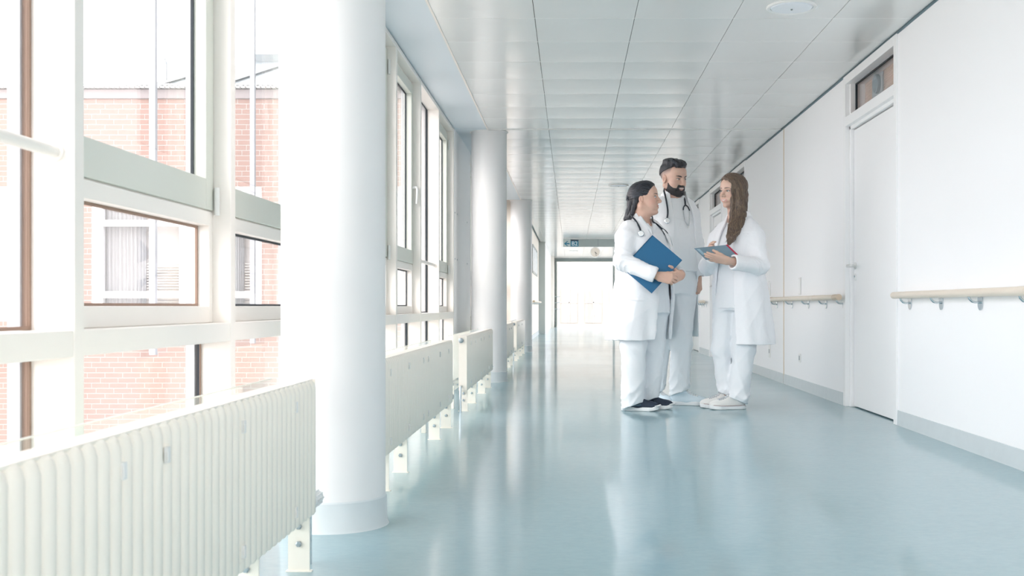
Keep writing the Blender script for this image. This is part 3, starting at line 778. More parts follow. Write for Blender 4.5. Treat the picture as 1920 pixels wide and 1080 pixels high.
for i in range(6):
    xx = fx(262) + 0.25 + i * 1.02
    part(MB().prism([(xx, 0), (xx + 0.1, 0), (xx + 0.95, 1), (xx + 0.85, 1)], 1, 0, 0.001) if False else
         MB().quad((xx, YF + 0.08, fz(158) + 0.03), (xx + 0.10, YF + 0.08, fz(158) + 0.03), (xx + 0.62, YF + 2.9, 5.42), (xx + 0.52, YF + 2.9, 5.42))
         .quad((xx, YF + 0.08, fz(158) - 0.01), (xx, YF + 0.08, fz(158) + 0.03), (xx + 0.52, YF + 2.9, 5.42), (xx + 0.52, YF + 2.9, 5.38)), 'roof_rib', 'far_render', rf)
part(MB().box((fx(262) + 1.0, YF + 2.9, 5.36), (-1.28, YF + 3.1, 5.50)), 'ridge_cap', 'roof_metal', rf)
part(MB().tube([(fx(250), YF + 1.5, fz(158)), (fx(250), YF + 1.5, 5.05)], 0.012, 6).tube([(fx(250), YF + 1.5, 5.0), (fx(246), YF + 1.5, 5.12)], 0.010, 6), 'antenna_mast', 'roof_metal', wing)
for wi, (a, b) in enumerate(WINS):
    if b < -10: pass
    f = part(ring(MB(), 0, 0.001, 0, 1, 0, 1, .1, .1, .1) if False else
             MB().box((a, YF + 0.02, WZ0), (a + 0.17, YF + 0.13, WZ1)).box((b - 0.14, YF + 0.02, WZ0), (b, YF + 0.13, WZ1))
             .box((a + 0.17, YF + 0.02, WZ0), (b - 0.14, YF + 0.13, WZ0 + 0.1)).box((a + 0.17, YF + 0.02, WZ1 - 0.12), (b - 0.14, YF + 0.13, WZ1))
             .box((a + 0.17, YF + 0.03, fz(424)), (b - 0.14, YF + 0.12, fz(412))).box((a + 0.17, YF + 0.03, fz(559)), (b - 0.14, YF + 0.12, fz(546))), 'window', 'far_render', wing)
    part(MB().box((a + 0.17, YF + 0.08, WZ0 + 0.1), (b - 0.14, YF + 0.088, WZ1 - 0.12)), 'window_pane', 'window_glass', f)
    cu = MB(); n_ = 60; cw = (b - a) * 0.42
    for i in range(n_ + 1):
        xx = a + 0.15 + cw * i / n_; yy = YF + 0.22 + 0.025 * math.sin(i * 1.1)
        cu.v += [(xx, yy, WZ0), (xx, yy, WZ1)]
    for i in range(n_): cu.f.append((2 * i, 2 * i + 2, 2 * i + 3, 2 * i + 1))
    part(cu, 'curtain', 'curtain', f, smooth=True)
    bl = MB(); zz = WZ0 + 0.05
    while zz < fz(490):
        bl.box((a + 0.17 + cw, YF + 0.2, zz), (b - 0.14, YF + 0.24, zz + 0.012)); zz += 0.045
    part(bl, 'blind_slat', 'blind_slat', f)

# pale building far beyond the end door
fb = empty('building', (1.0, 62, -1.62), 'bleached pale building seen through the end door', 'building')
part(MB().box((-14, 62, -1.62), (16, 66, 3.4)), 'wall', 'far_bleached', fb)
part(MB().prism([(-14, 3.4), (16, 3.4), (12, 6.4), (-10, 6.4)], 1, 61.8, 66), 'roof', 'far_bleached', fb)
for i in range(12):
    xx = -6.0 + i * 1.35
    w_ = part(MB().box((xx, 61.95, -0.2), (xx + 0.95, 62.0, 1.7)), 'window', 'far_glass', fb)
    part(MB().box((xx + 0.45, 61.92, -0.2), (xx + 0.52, 61.96, 1.7)).box((xx, 61.92, 0.9), (xx + 0.95, 61.96, 0.96)), 'glazing_bar', 'far_bleached', w_)
# ------------------------------------------------------------------ implicit-surface kit for the people
def axis(lo, hi, step, fine=()):
    out = [lo]
    while out[-1] < hi:
        s = step
        for a, b, f in fine:
            if a - step * 0.5 <= out[-1] <= b: s = min(s, f)
        out.append(out[-1] + s)
    return np.array(out, dtype=np.float32)
class Field:
    def __init__(s, lo, hi, step, fx=(), fy=(), fz=()):
        s.ax = [axis(lo[0], hi[0], step, fx), axis(lo[1], hi[1], step, fy), axis(lo[2], hi[2], step, fz)]
        s.D = np.full([len(a) for a in s.ax], 0.5, np.float32)
    def win(s, lo, hi):
        sl = tuple(slice(max(0, np.searchsorted(a, l) - 1), np.searchsorted(a, h) + 1) for a, l, h in zip(s.ax, lo, hi))
        g = np.meshgrid(*[a[q] for a, q in zip(s.ax, sl)], indexing='ij', sparse=True)
        return sl, g
    def add(s, fn, lo, hi, k=0.0):
        sl, (X, Y, Z) = s.win([c - k - 0.012 for c in lo], [c + k + 0.012 for c in hi])
        d = fn(X, Y, Z); a = s.D[sl]
        if k > 0:
            h = np.maximum(k - np.abs(a - d), 0) / k
            s.D[sl] = np.minimum(a, d) - h * h * k * 0.25
        else: s.D[sl] = np.minimum(a, d)
    def sub(s, fn, lo, hi, k=0.0):
        sl, (X, Y, Z) = s.win([c - k for c in lo], [c + k for c in hi])
        d = -fn(X, Y, Z); a = s.D[sl]
        if k > 0:
            h = np.maximum(k - np.abs(a - d), 0) / k
            s.D[sl] = np.maximum(a, d) + h * h * k * 0.25
        else: s.D[sl] = np.maximum(a, d)
    def warp(s, fn):
        X, Y, Z = np.meshgrid(*s.ax, indexing='ij', sparse=True)
        s.D += fn(X, Y, Z)
    # primitives
    def cone(s, a, b, ra, rb, k=0.0, sub=False):
        a = np.array(a, float); b = np.array(b, float); ab = b - a; L2 = float(ab @ ab) + 1e-9
        def f(X, Y, Z):
            px, py, pz = X - a[0], Y - a[1], Z - a[2]
            h = np.clip((px * ab[0] + py * ab[1] + pz * ab[2]) / L2, 0, 1)
            return np.sqrt((px - ab[0] * h) ** 2 + (py - ab[1] * h) ** 2 + (pz - ab[2] * h) ** 2) - (ra + (rb - ra) * h)
        m = max(ra, rb); lo = np.minimum(a, b) - m; hi = np.maximum(a, b) + m
        (s.sub if sub else s.add)(f, lo, hi, k)
    def chain(s, pts, rs, k=0.0):
        for i in range(len(pts) - 1): s.cone(pts[i], pts[i + 1], rs[i], rs[i + 1], k)
    def ell(s, c, r, M=None, k=0.0, sub=False):
        c = np.array(c, float); r = np.array(r, float); M = np.eye(3) if M is None else M   # columns of M = local axes
        def f(X, Y, Z):
            p = [X - c[0], Y - c[1], Z - c[2]]
            q = [(p[0] * M[0, i] + p[1] * M[1, i] + p[2] * M[2, i]) / r[i] for i in range(3)]
            k0 = np.sqrt(q[0] ** 2 + q[1] ** 2 + q[2] ** 2)
            k1 = np.sqrt((q[0] / r[0]) ** 2 + (q[1] / r[1]) ** 2 + (q[2] / r[2]) ** 2) + 1e-6
            return k0 * (k0 - 1) / k1
        m = float(r.max()); (s.sub if sub else s.add)(f, c - m, c + m, k)
    def mesh(s, name, smooth_iter=0):
        D = s.D; ax = s.ax
        ins = D < 0
        n = [len(a) for a in ax]
        c = ins[:-1, :-1, :-1].astype(np.int8)
        for i in (0, 1):
            for j in (0, 1):
                for k in (0, 1):
                    if i or j or k: c = c + ins[i:n[0] - 1 + i, j:n[1] - 1 + j, k:n[2] - 1 + k]
        act = (c > 0) & (c < 8)
        idx = np.full(act.shape, -1, np.int32)
        I, J, K = np.nonzero(act); N = len(I)
        idx[I, J, K] = np.arange(N)
        P = np.zeros((N, 3)); W = np.zeros(N)
        crn = [(a, b, d) for a in (0, 1) for b in (0, 1) for d in (0, 1)]
        val = {q: D[I + q[0], J + q[1], K + q[2]].astype(float) for q in crn}
        pos = {q: np.stack([ax[0][I + q[0]], ax[1][J + q[1]], ax[2][K + q[2]]], 1).astype(float) for q in crn}
        for q in crn:
            for d in range(3):
                if q[d] == 0:
                    r = list(q); r[d] = 1; r = tuple(r)
                    m = (val[q] < 0) != (val[r] < 0)
                    t = np.where(m, val[q] / (val[q] - val[r] + 1e-12), 0)
                    P += np.where(m[:, None], pos[q] + (pos[r] - pos[q]) * t[:, None], 0); W += m
        P /= W[:, None]
        quads = []
        for d in range(3):
            lo = [slice(1, -1)] * 3; lo[d] = slice(0, -1); hi = [slice(1, -1)] * 3; hi[d] = slice(1, None)
            e = ins[tuple(lo)] != ins[tuple(hi)]
            A = np.argwhere(e); base = A + 1; base[:, d] = A[:, d]
            fl = ins[tuple(lo)][tuple(A.T)]
            o1, o2 = [(1, 2), (2, 0), (0, 1)][d]
            def cell(da, db):
                q = base.copy(); q[:, o1] -= da; q[:, o2] -= db
                return idx[q[:, 0], q[:, 1], q[:, 2]]
            Q = np.stack([cell(1, 1), cell(0, 1), cell(0, 0), cell(1, 0)], 1)
            Q[~fl] = Q[~fl][:, ::-1]
            quads.append(Q)
        Q = np.concatenate(quads); Q = Q[(Q >= 0).all(1)]
        for _ in range(smooth_iter):
            S = np.zeros_like(P); C = np.zeros(N)
            for i in range(4):
                a, b = Q[:, i], Q[:, (i + 1) % 4]
                for ch in range(3):
                    S[:, ch] += np.bincount(a, P[b, ch], N) + np.bincount(b, P[a, ch], N)
                C += np.bincount(a, minlength=N) + np.bincount(b, minlength=N)
            P = P * 0.5 + 0.5 * S / np.maximum(C, 1)[:, None]
        me = bpy.data.meshes.new(name)
        me.vertices.add(N); me.vertices.foreach_set('co', P.astype(np.float32).ravel())
        me.loops.add(len(Q) * 4); me.loops.foreach_set('vertex_index', Q.astype(np.int32).ravel())
        me.polygons.add(len(Q))
        me.polygons.foreach_set('loop_start', np.arange(0, len(Q) * 4, 4, dtype=np.int32))
        me.polygons.foreach_set('use_smooth', np.ones(len(Q), bool))
        me.update(calc_edges=True); me.validate()
        return me, P

def interp(z, rows, col):
    zs = [r[0] for r in rows]; return np.interp(z, zs, [r[col] for r in rows])
def smooth_rows(rows, n=40):
    """monotone resample of loft sections with a cosine-free cubic (Catmull-Rom)"""
    rows = np.array(sorted(rows), float); z = rows[:, 0]; out = []
    for t in np.linspace(z[0], z[-1], n):
        i = min(max(np.searchsorted(z, t) - 1, 0), len(z) - 2)
        u = (t - z[i]) / (z[i + 1] - z[i])
        p1, p2 = rows[i], rows[i + 1]; p0 = rows[i - 1] if i > 0 else p1; p3 = rows[i + 2] if i + 2 < len(z) else p2
        m1, m2 = (p2 - p0) / 2, (p3 - p1) / 2
        r = (2 * u**3 - 3 * u**2 + 1) * p1 + (u**3 - 2 * u**2 + u) * m1 + (-2 * u**3 + 3 * u**2) * p2 + (u**3 - u**2) * m2
        r[0] = t; out.append(r)
    return out
def loft_fn(rows, fwd, ex=2.3):
    """rows: z, ox, oy, r_side, r_front, r_back ; returns fn giving uncapped distance plus u, v"""
    rows = smooth_rows(rows); fx, fy = fwd; lx, ly = -fy, fx
    def f(X, Y, Z):
        z = Z; ox, oy, rs, rf, rb = [interp(z, rows, c).astype(np.float32) for c in range(1, 6)]
        px, py = X - ox, Y - oy
        v = px * fx + py * fy; u = px * lx + py * ly
        r = np.where(v > 0, rf, rb)
        q = (np.abs(u / rs) ** ex + np.abs(v / r) ** ex) ** (1 / ex)
        return (q - 1) * np.minimum(rs, r), u, v
    return f
def unit(v):
    v = np.array(v, float); return v / np.linalg.norm(v)
def hand(F, w, d, n, tsign, curl, spread=0.0, sc=1.0, thumb=None, k=0.006):
    """w wrist, d towards the knuckles, n the way the palm faces, tsign thumb side"""
    w = np.array(w, float); d = unit(d); n = np.array(n, float); n = unit(n - d * (n @ d)); t = np.cross(n, d) * tsign
    offs = (0.030, 0.0105, -0.010, -0.029); lens = (0.070, 0.078, 0.072, 0.056); kn = (0.088, 0.092, 0.087, 0.078)
    for i in range(4):
        base = w + t * offs[i] * 0.62 * sc + d * 0.012 * sc
        knk = w + d * kn[i] * sc + t * offs[i] * sc
        F.cone(base, knk, 0.0175 * sc, 0.0125 * sc, 0.014)
        p = knk; a = 0.0; c = curl[i] if isinstance(curl[i], (tuple, list)) else (curl[i], curl[i] * 1.2, curl[i] * 0.8)
        dd = unit(d + t * spread * offs[i] / 0.03)
        r = 0.0098 * sc * (0.88 if i == 3 else 1)
        for j, fr in enumerate((0.46, 0.30, 0.24)):
            a += c[j]; q = p + (dd * math.cos(a) + n * math.sin(a)) * lens[i] * fr * sc
            F.cone(p, q, r, r * 0.9, k if j == 0 else 0.003); p = q; r *= 0.9
    th = thumb if thumb is not None else (0.62, 0.70, 0.35)
    td = unit(d * th[0] + t * th[1] + n * th[2]); td2 = unit(td + d * 0.5)
    b0 = w + d * 0.022 * sc + t * 0.020 * sc
    b1 = b0 + td * 0.042 * sc; b2 = b1 + unit(td + d * 0.3) * 0.034 * sc; b3 = b2 + td2 * 0.026 * sc
    F.chain([b0, b1, b2, b3], [0.0165 * sc, 0.0125 * sc, 0.0108 * sc, 0.0088 * sc], 0.006)

def head_frame(yaw_dir, pitch, roll=0.0):
    """columns: forward, left, up"""
    f = np.array([yaw_dir[0], yaw_dir[1], 0.0]); f = unit(f); u = np.array([0, 0, 1.0]); l = np.cross(u, f)
    f2 = f * math.cos(pitch) + u * math.sin(pitch); u2 = np.cross(f2, l)
    l3 = l * math.cos(roll) + u2 * math.sin(roll); u3 = np.cross(f2, l3)
    return np.stack([f2, l3, u3], 1)
def head(F, C, M, s=1.0, plump=0.0, smile=0.5, male=False):
    C = np.array(C, float)
    P = lambda f, l, u: C + M @ np.array([f, l, u]) * s
    E = lambda c, r, k=0.0, sub=False: F.ell(P(*c), np.array(r) * s, M, k * s, sub)
    Cn = lambda a, b, ra, rb, k=0.0, sub=False: F.cone(P(*a), P(*b), ra * s, rb * s, k * s, sub)
    E((-0.012, 0, 0.030), (0.098, 0.075, 0.083))
    E((0.030, 0, -0.025), (0.062, 0.060 + plump * 0.006, 0.088), 0.03)
    E((0.045, 0, 0.045), (0.046, 0.060, 0.045), 0.025)
    for g in (-1, 1):
        Cn((-0.012, g * (0.053 + plump * 0.004), -0.055), (0.058, g * 0.016, -0.096), 0.022 + plump * 0.005, 0.018, 0.02)
        E((0.054, g * 0.040, -0.032), (0.030, 0.026, 0.026 + plump * 0.004), None or 0.02)
        E((0.060, g * 0.034, -0.058), (0.022, 0.020, 0.020), 0.018)
        Cn((0.083, g * 0.014, 0.024), (0.070, g * 0.046, 0.024), 0.0095, 0.008, 0.012)
        E((-0.010, g * 0.0755, -0.012), (0.0185 if male else 0.016, 0.008, 0.030 if male else 0.026), 0.004)
        E((-0.006, g * 0.0825, -0.009), (0.0095, 0.0075, 0.016), 0.003, True)
    E((0.078, 0, -0.101), (0.016, 0.019, 0.015), 0.018)
    if plump: E((0.015, 0, -0.100), (0.045, 0.042, 0.026), 0.03)
    for g in (-1, 1):
        E((0.100, g * 0.032, 0.002), (0.020, 0.019, 0.0115), 0.010, True)
        E((0.0745, g * 0.0315, 0.002), (0.0125, 0.0145, 0.0125), 0.003)
    Cn((0.087, 0, 0.012), (0.110, 0, -0.026), 0.0085, 0.0105, 0.012)
    E((0.111, 0, -0.030), (0.0105, 0.0105, 0.0095), 0.008)
    for g in (-1, 1): E((0.099, g * 0.0115, -0.034), (0.011, 0.0085, 0.0075), 0.005)
    # mouth
    E((0.084, 0, -0.064), (0.015, 0.028, 0.020), 0.012)
    for g in (-1, 1):
        Cn((0.0960, g * 0.002, -0.0580), (0.086, g * 0.027, -0.0575 + 0.005 * smile), 0.0040, 0.0022, 0.004)
        Cn((0.0945, g * 0.002, -0.0710), (0.086, g * 0.027, -0.0590 + 0.005 * smile), 0.0048, 0.0022, 0.004)
    for g in (-1, 1): Cn((0.1005, 0, -0.0645), (0.0945, g * 0.020, -0.0620 + 0.004 * smile), 0.0026 + 0.0012 * smile, 0.002, 0.002, True)
    return P
# ------------------------------------------------------------------ people
from mathutils.bvhtree import BVHTree
mat('coat_white', (0.90, 0.91, 0.935), 0.85, bump=0.25, bscale=60, sheen=0.1)
mat('coat_man', (0.88, 0.90, 0.915), 0.85, bump=0.25, bscale=60)
mat('shirt_white', (0.85, 0.875, 0.905), 0.85, bump=0.2, bscale=70)
mat('shirt_man', (0.86, 0.885, 0.90), 0.85, bump=0.2, bscale=70)
mat('trouser_white', (0.85, 0.875, 0.905), 0.85, bump=0.25, bscale=50)
mat('trouser_man', (0.86, 0.89, 0.91), 0.85, bump=0.25, bscale=50)
mat('button', (0.70, 0.74, 0.77), 0.4)
mat('hair_black', (0.018, 0.020, 0.026), 0.34, noise=0.5, nscale=60, stretch=(0.35, 1, 1), bump=0.5, bscale=260)
mat('hair_dark', (0.020, 0.022, 0.028), 0.42, noise=0.5, nscale=90, bump=0.5, bscale=240)
mat('beard_dark', (0.030, 0.028, 0.030), 0.6, noise=0.5, nscale=200, bump=0.8, bscale=400)
mat('hair_brown', (0.125, 0.085, 0.060), 0.38, noise=0.35, nscale=90, stretch=(1, 1, 0.12), bump=0.5, bscale=200)
mat('hair_brown_light', (0.235, 0.160, 0.105), 0.36, noise=0.3, nscale=90, stretch=(1, 1, 0.12))
mat('hair_brown_dark', (0.060, 0.042, 0.032), 0.38)
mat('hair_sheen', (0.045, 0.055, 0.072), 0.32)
mat('eye_white', (0.75, 0.75, 0.76), 0.2)
mat('eye_iris', (0.03, 0.022, 0.018), 0.15)
mat('tooth', (0.85, 0.83, 0.78), 0.3)
mat('stetho_rubber', (0.012, 0.02, 0.032), 0.35)
mat('navy_knit', (0.020, 0.032, 0.058), 0.8, noise=0.3, nscale=120)
mat('navy_patch', (0.07, 0.13, 0.18), 0.6)
mat('sole_white', (0.80, 0.82, 0.83), 0.5)
mat('sneaker_pale', (0.66, 0.77, 0.83), 0.7, bump=0.3, bscale=150)
mat('canvas_white', (0.78, 0.78, 0.76), 0.7, bump=0.2, bscale=200)
mat('sole_stripe', (0.30, 0.16, 0.17), 0.5)
mat('lace_grey', (0.45, 0.48, 0.52), 0.7)
mat('sole_dark', (0.06, 0.07, 0.09), 0.6)
mat('folder_blue', (0.012, 0.125, 0.265), 0.55, noise=0.12, nscale=260)
mat('paper', (0.86, 0.88, 0.88), 0.7)
mat('folder_clear', (0.19, 0.29, 0.36), 0.12, noise=0.55, nscale=5, coat=0.6)
mat('label_blue', (0.30, 0.45, 0.55), 0.3)
mat('spine_red', (0.45, 0.02, 0.06), 0.4)
def skin_material():
    m = mat('skin', (0.6, 0.4, 0.3), 0.48, bump=0.06, bscale=300)
    nt = m.node_tree; b = nt.nodes['Principled BSDF']
    a = nt.nodes.new('ShaderNodeAttribute'); a.attribute_name = 'Col'
    nt.links.new(a.outputs['Color'], b.inputs['Base Color'])
    b.inputs['Subsurface Weight'].default_value = 0.08
    b.inputs['Subsurface Scale'].default_value = 0.01
skin_material()

class Person:
    def __init__(s, name, X, Y, S, cx, by, fwd, label):
        s.root = empty('person', (X, Y, 0), label, 'person', 'hospital staff talking in the corridor')
        s.S, s.cx, s.by = S, cx, by
        s.fwd = unit(fwd)[:2]; s.left = np.array([-s.fwd[1], s.fwd[0]])
        s.trees = {}
    def p(s, px_, py_, y):
        """point of the photograph at depth y behind the person's own origin"""
        W = WL[s.root]; D = W.y + y
        return ((px_ - 1071) * D / F_PX - W.x, y, EYE + (574 - py_) * D / F_PX)
    def ray(s, px_, py_, keys=None, trees=None):
        W = WL[s.root]; o_ = Vector((-W.x, -W.y, EYE)); d_ = Vector(((px_ - 1071) / F_PX, 1, (574 - py_) / F_PX)).normalized(); best = None
        for t in (trees or [s.trees[k] for k in (keys or s.trees)]):
            h = t.ray_cast(o_, d_)
            if h[0] is not None and (best is None or h[3] < best[0]): best = (h[3], h[0].y)
        return None if best is None else best[1]
    def mesh_obj(s, me, name, m, parent=None, keep=None):
        o = bpy.data.objects.new(name, me)
        for q in (m if isinstance(m, (list, tuple)) else [m]): me.materials.append(MATS[q])
        link(o, parent or s.root); WL[o] = WL[parent or s.root].copy()
        if keep:
            s.trees[keep] = BVHTree.FromPolygons([v.co for v in me.vertices], [p.vertices for p in me.polygons])
        return o
    def mb_obj(s, mb, name, m, parent=None, smooth=40, bevel=0):
        me = mb.mesh(name, smooth=smooth)
        o = s.mesh_obj(me, name, m, parent)
        if bevel:
            b = o.modifiers.new('bevel', 'BEVEL'); b.width = bevel; b.segments = 2; b.limit_method = 'ANGLE'
        return o
    def hit(s, x, z, keys, default=0.0):
        ys = []
        for k in keys:
            h = s.trees[k].ray_cast(Vector((x, -2, z)), Vector((0, 1, 0)))
            if h[0] is not None: ys.append(h[0].y)
        return min(ys) if ys else default
def colour(me, P, fn):
    c = fn(P); a = me.color_attributes.new('Col', 'FLOAT_COLOR', 'POINT')
    rgba = np.ones((len(P), 4), np.float32); rgba[:, :3] = c
    a.data.foreach_set('color', rgba.ravel())
def skin_fn(base, C, M, s, lip, blush, extra=None):
    C = np.array(C, float)
    def f(P):
        q = (P - C) @ M / s
        col = np.tile(np.array(base), (len(P), 1))
        def mix(w, c): 
            nonlocal col
            w = np.clip(w, 0, 1)[:, None]; col = col * (1 - w) + np.array(c) * w
        for g in (-1, 1):
            d = np.linalg.norm((q - np.array([0.062, g * 0.05, -0.03])) / np.array([0.04, 0.03, 0.03]), axis=1)
            mix((1 - d) * 0.6, blush)
            d = np.linalg.norm((q - np.array([-0.008, g * 0.085, -0.012])) / np.array([0.022, 0.012, 0.03]), axis=1)
            mix((1.1 - d) * 0.5, blush)
        dz = np.abs(q[:, 2] + 0.0645 - 0.10 * np.abs(q[:, 1])); w = (1 - dz / 0.0095) * 2 * (np.abs(q[:, 1]) < 0.026) * (q[:, 0] > 0.084)
        mix(w, lip)
        if extra is not None: extra(q, mix)
        return col
    return f
def face_bits(per, Pf, M, s, C, teeth=False, iris='eye_iris', squint=0.75, brow_w=0.0042, brow_u=0.0235, tilt=0.0, look=0.0):
    C = np.array(C, float); tree = per.trees['body']
    def on(l, u, off=0.0):
        """point on the face skin at side l, height u"""
        o_ = C + M @ np.array([0.25, l, u]) * s; d_ = -M[:, 0]
        h = tree.ray_cast(Vector(o_), Vector(d_))
        f = 0.08 * s if h[0] is None else float((np.array(h[0]) - C) @ M[:, 0])
        return tuple(C + M @ np.array([f / s + off, l, u]) * s)
    for g in (-1, 1):
        mb = MB(); n = 10; m_ = 14
        for i in range(n + 1):
            for j in range(m_):
                a = math.pi * i / n; b = 2 * math.pi * j / m_
                q = np.array([math.cos(a) * 0.0125, math.sin(a) * math.cos(b) * 0.0132, math.sin(a) * math.sin(b) * 0.0085 * squint])
                mb.v.append(tuple(Pf(0.0785 + q[0], g * 0.0315 + q[1], 0.0015 + q[2])))
        for i in range(n):
            for j in range(m_):
                mb.f.append((i * m_ + j, i * m_ + (j + 1) % m_, (i + 1) * m_ + (j + 1) % m_, (i + 1) * m_ + j))
        e = per.mb_obj(mb, 'eye', 'eye_white', smooth=60)
        ir = MB()
        ring_ = [(0.0915, g * 0.0315 + look + 0.0058 * math.cos(t), 0.0012 + min(0.0055, 0.0062 * squint) * math.sin(t)) for t in np.linspace(0, 2 * math.pi, 12, endpoint=False)]
        ir.v = [tuple(Pf(a - 0.0012, b, c)) for a, b, c in ring_] + [tuple(Pf(0.0922, g * 0.0315 + look, 0.0012))]
        ir.f = [(i, (i + 1) % 12, 12) for i in range(12)]
        per.mb_obj(ir, 'iris', iris, e)
        lu = 0.0085 * squint
        lid = MB().tube([on(g * (0.0315 + t * 0.0165), 0.0015 + lu * (1 - 0.75 * t * t) + 0.0008, 0.0008) for t in np.linspace(-1, 1, 9)], [0.0006, 0.0012, 0.0017, 0.002, 0.002, 0.002, 0.002, 0.0018, 0.001], 6)
        per.mb_obj(lid, 'eyelash', 'hair_dark', e)
        br = MB().tube([on(g * (0.0325 + t * 0.0205), brow_u + 0.0045 * (1 - 0.6 * (t - 0.1) ** 2) + tilt * t, 0.0006) for t in np.linspace(-1, 1, 9)],
                       [brow_w * k for k in (0.5, 0.85, 1, 1, 1, 0.85, 0.65, 0.45, 0.2)], 6)
        per.mb_obj(br, 'eyebrow', 'hair_dark')
    if teeth:
        tb = MB().tube([on(t * 0.0185 * teeth, -0.0632 + 0.0045 * t * t, -0.0004) for t in np.linspace(-1, 1, 9)], [q * teeth for q in (0.0012, 0.0024, 0.0032, 0.0036, 0.0038, 0.0036, 0.0032, 0.0024, 0.0012)], 8)
        per.mb_obj(tb, 'teeth', 'tooth')
def folds(fr, amp, seed):
    """soft unevenness plus a few sharper creases"""
    r = np.random.RandomState(seed); fs = r.normal(size=(6, 3)); fs = fs / np.linalg.norm(fs, axis=1)[:, None]; ph = r.uniform(0, 6.28, 6)
    def f(X, Y, Z):
        d = 0
        for i in range(6):
            w = fs[i] * fr * (0.5 + 0.2 * i)
            t = np.sin(X * w[0] + Y * w[1] + Z * w[2] * 0.55 + ph[i] + 1.1 * np.sin(X * w[1] * 0.7 + Z * w[0] * 0.5 + ph[-1 - i]))
            d = d + (t * 0.6 if i < 3 else (1 - np.abs(t)) ** 3 * 1.5 - 0.4)
        return (-d * amp / 2.0).astype(np.float32)
    return f
def garment(per, name, m, lo, hi, step, rows, fwd, build=None, shell=None, zr=None, opening=None, neck=None, warp=None, key=None, extra=None, ex=2.3, drape=None, smooth=1):
    F = Field(lo, hi, step)
    if rows is not None:
        lf = loft_fn(rows, fwd, ex)
        def f(X, Y, Z):
            d, u, v = lf(X, Y, Z)
            if drape is not None: d = d + drape(u, v, Z)
            c = np.maximum(d, np.maximum(zr[0] - Z, Z - zr[1]))
            if shell: c = np.maximum(c, -(d + shell))
            if opening is not None: c = np.maximum(c, -opening(u, v, Z))
            return c
        F.add(f, lo, hi)
    if build: build(F)
    if warp: F.warp(warp)
    if neck: neck(F)
    me, P = F.mesh(name, smooth)
    o = per.mesh_obj(me, name, m, keep=key)
    return o
def opening_fn(tab):
    """tab rows: z, u_min, u_max in the body's own front plane"""
    tab = sorted(tab)
    def f(u, v, Z):
        a = interp(Z, tab, 1).astype(np.float32); b = interp(Z, tab, 2).astype(np.float32)
        return np.maximum(np.maximum(a - u, u - b), -v)
    return f
def leg_build(legs, k=0.02):
    def b(F):
        for pts, rs, hem in legs:
            F.chain(pts, rs, k)
    return b
def trousers(per, m, legs, waist, seed, lo, hi, fwd, toe=(1, 0), slope=0.38):
    """legs: (points hip..hem, radii, hem z)"""
    F = Field(lo, hi, 0.007)
    lf = loft_fn(waist, fwd)
    z0, z1 = waist[0][0], waist[-1][0]
    F.add(lambda X, Y, Z: np.maximum(lf(X, Y, Z)[0], np.maximum(z0 - Z, Z - z1)), lo, hi)
    for pts, rs, hem in legs:
        G = Field(lo, hi, 0.007)
        G.chain(pts, rs, 0.03)
        hx, hy, hz = pts[-1]
        def fold(X, Y, Z):
            low = np.clip((hem + 0.30 - Z) / 0.26, 0, 1)
            ang = np.arctan2(Y - hy, X - hx)
            knee = np.exp(-((Z - (pts[1][2] - 0.02)) / 0.12) ** 2)
            rd = lambda q: (1 - np.abs(np.sin(q))) ** 2 - 0.27
            brk = np.clip((hem + 0.16 - Z) / 0.12, 0, 1)
            return (-0.012 * low * rd((Z - hem) * 17 + 1.6 * np.sin(ang + seed) + 1.0 * np.sin(2 * ang + seed * 2) + 0.5 * ang)
                    - 0.009 * brk * rd((Z - hem) * 30 - 1.3 * ang + seed + np.sin(ang * 2))
                    - 0.008 * rd(1.5 * ang + Z * 2.2 + seed + 0.5 * np.sin(Z * 9 + seed))
                    - 0.006 * knee * rd(Z * 20 + 1.2 * ang + seed)).astype(np.float32) * np.clip((Z - hem + 0.02) / 0.05, 0.2, 1).astype(np.float32)
        G.warp(fold)
        G.sub(lambda X, Y, Z: Z - hem - slope * np.clip((X - hx) * toe[0] + (Y - hy) * toe[1] + 0.04, -0.02, 0.12), lo, (hi[0], hi[1], hem + 0.09))
        h = np.maximum(0.03 - np.abs(F.D - G.D), 0) / 0.03
        F.D = np.minimum(F.D, G.D) - h * h * 0.03 * 0.25
    F.warp(folds(22, 0.0035, seed))
    me, P = F.mesh('trousers', 1)
    return per.mesh_obj(me, 'trousers', m, keep='trousers')
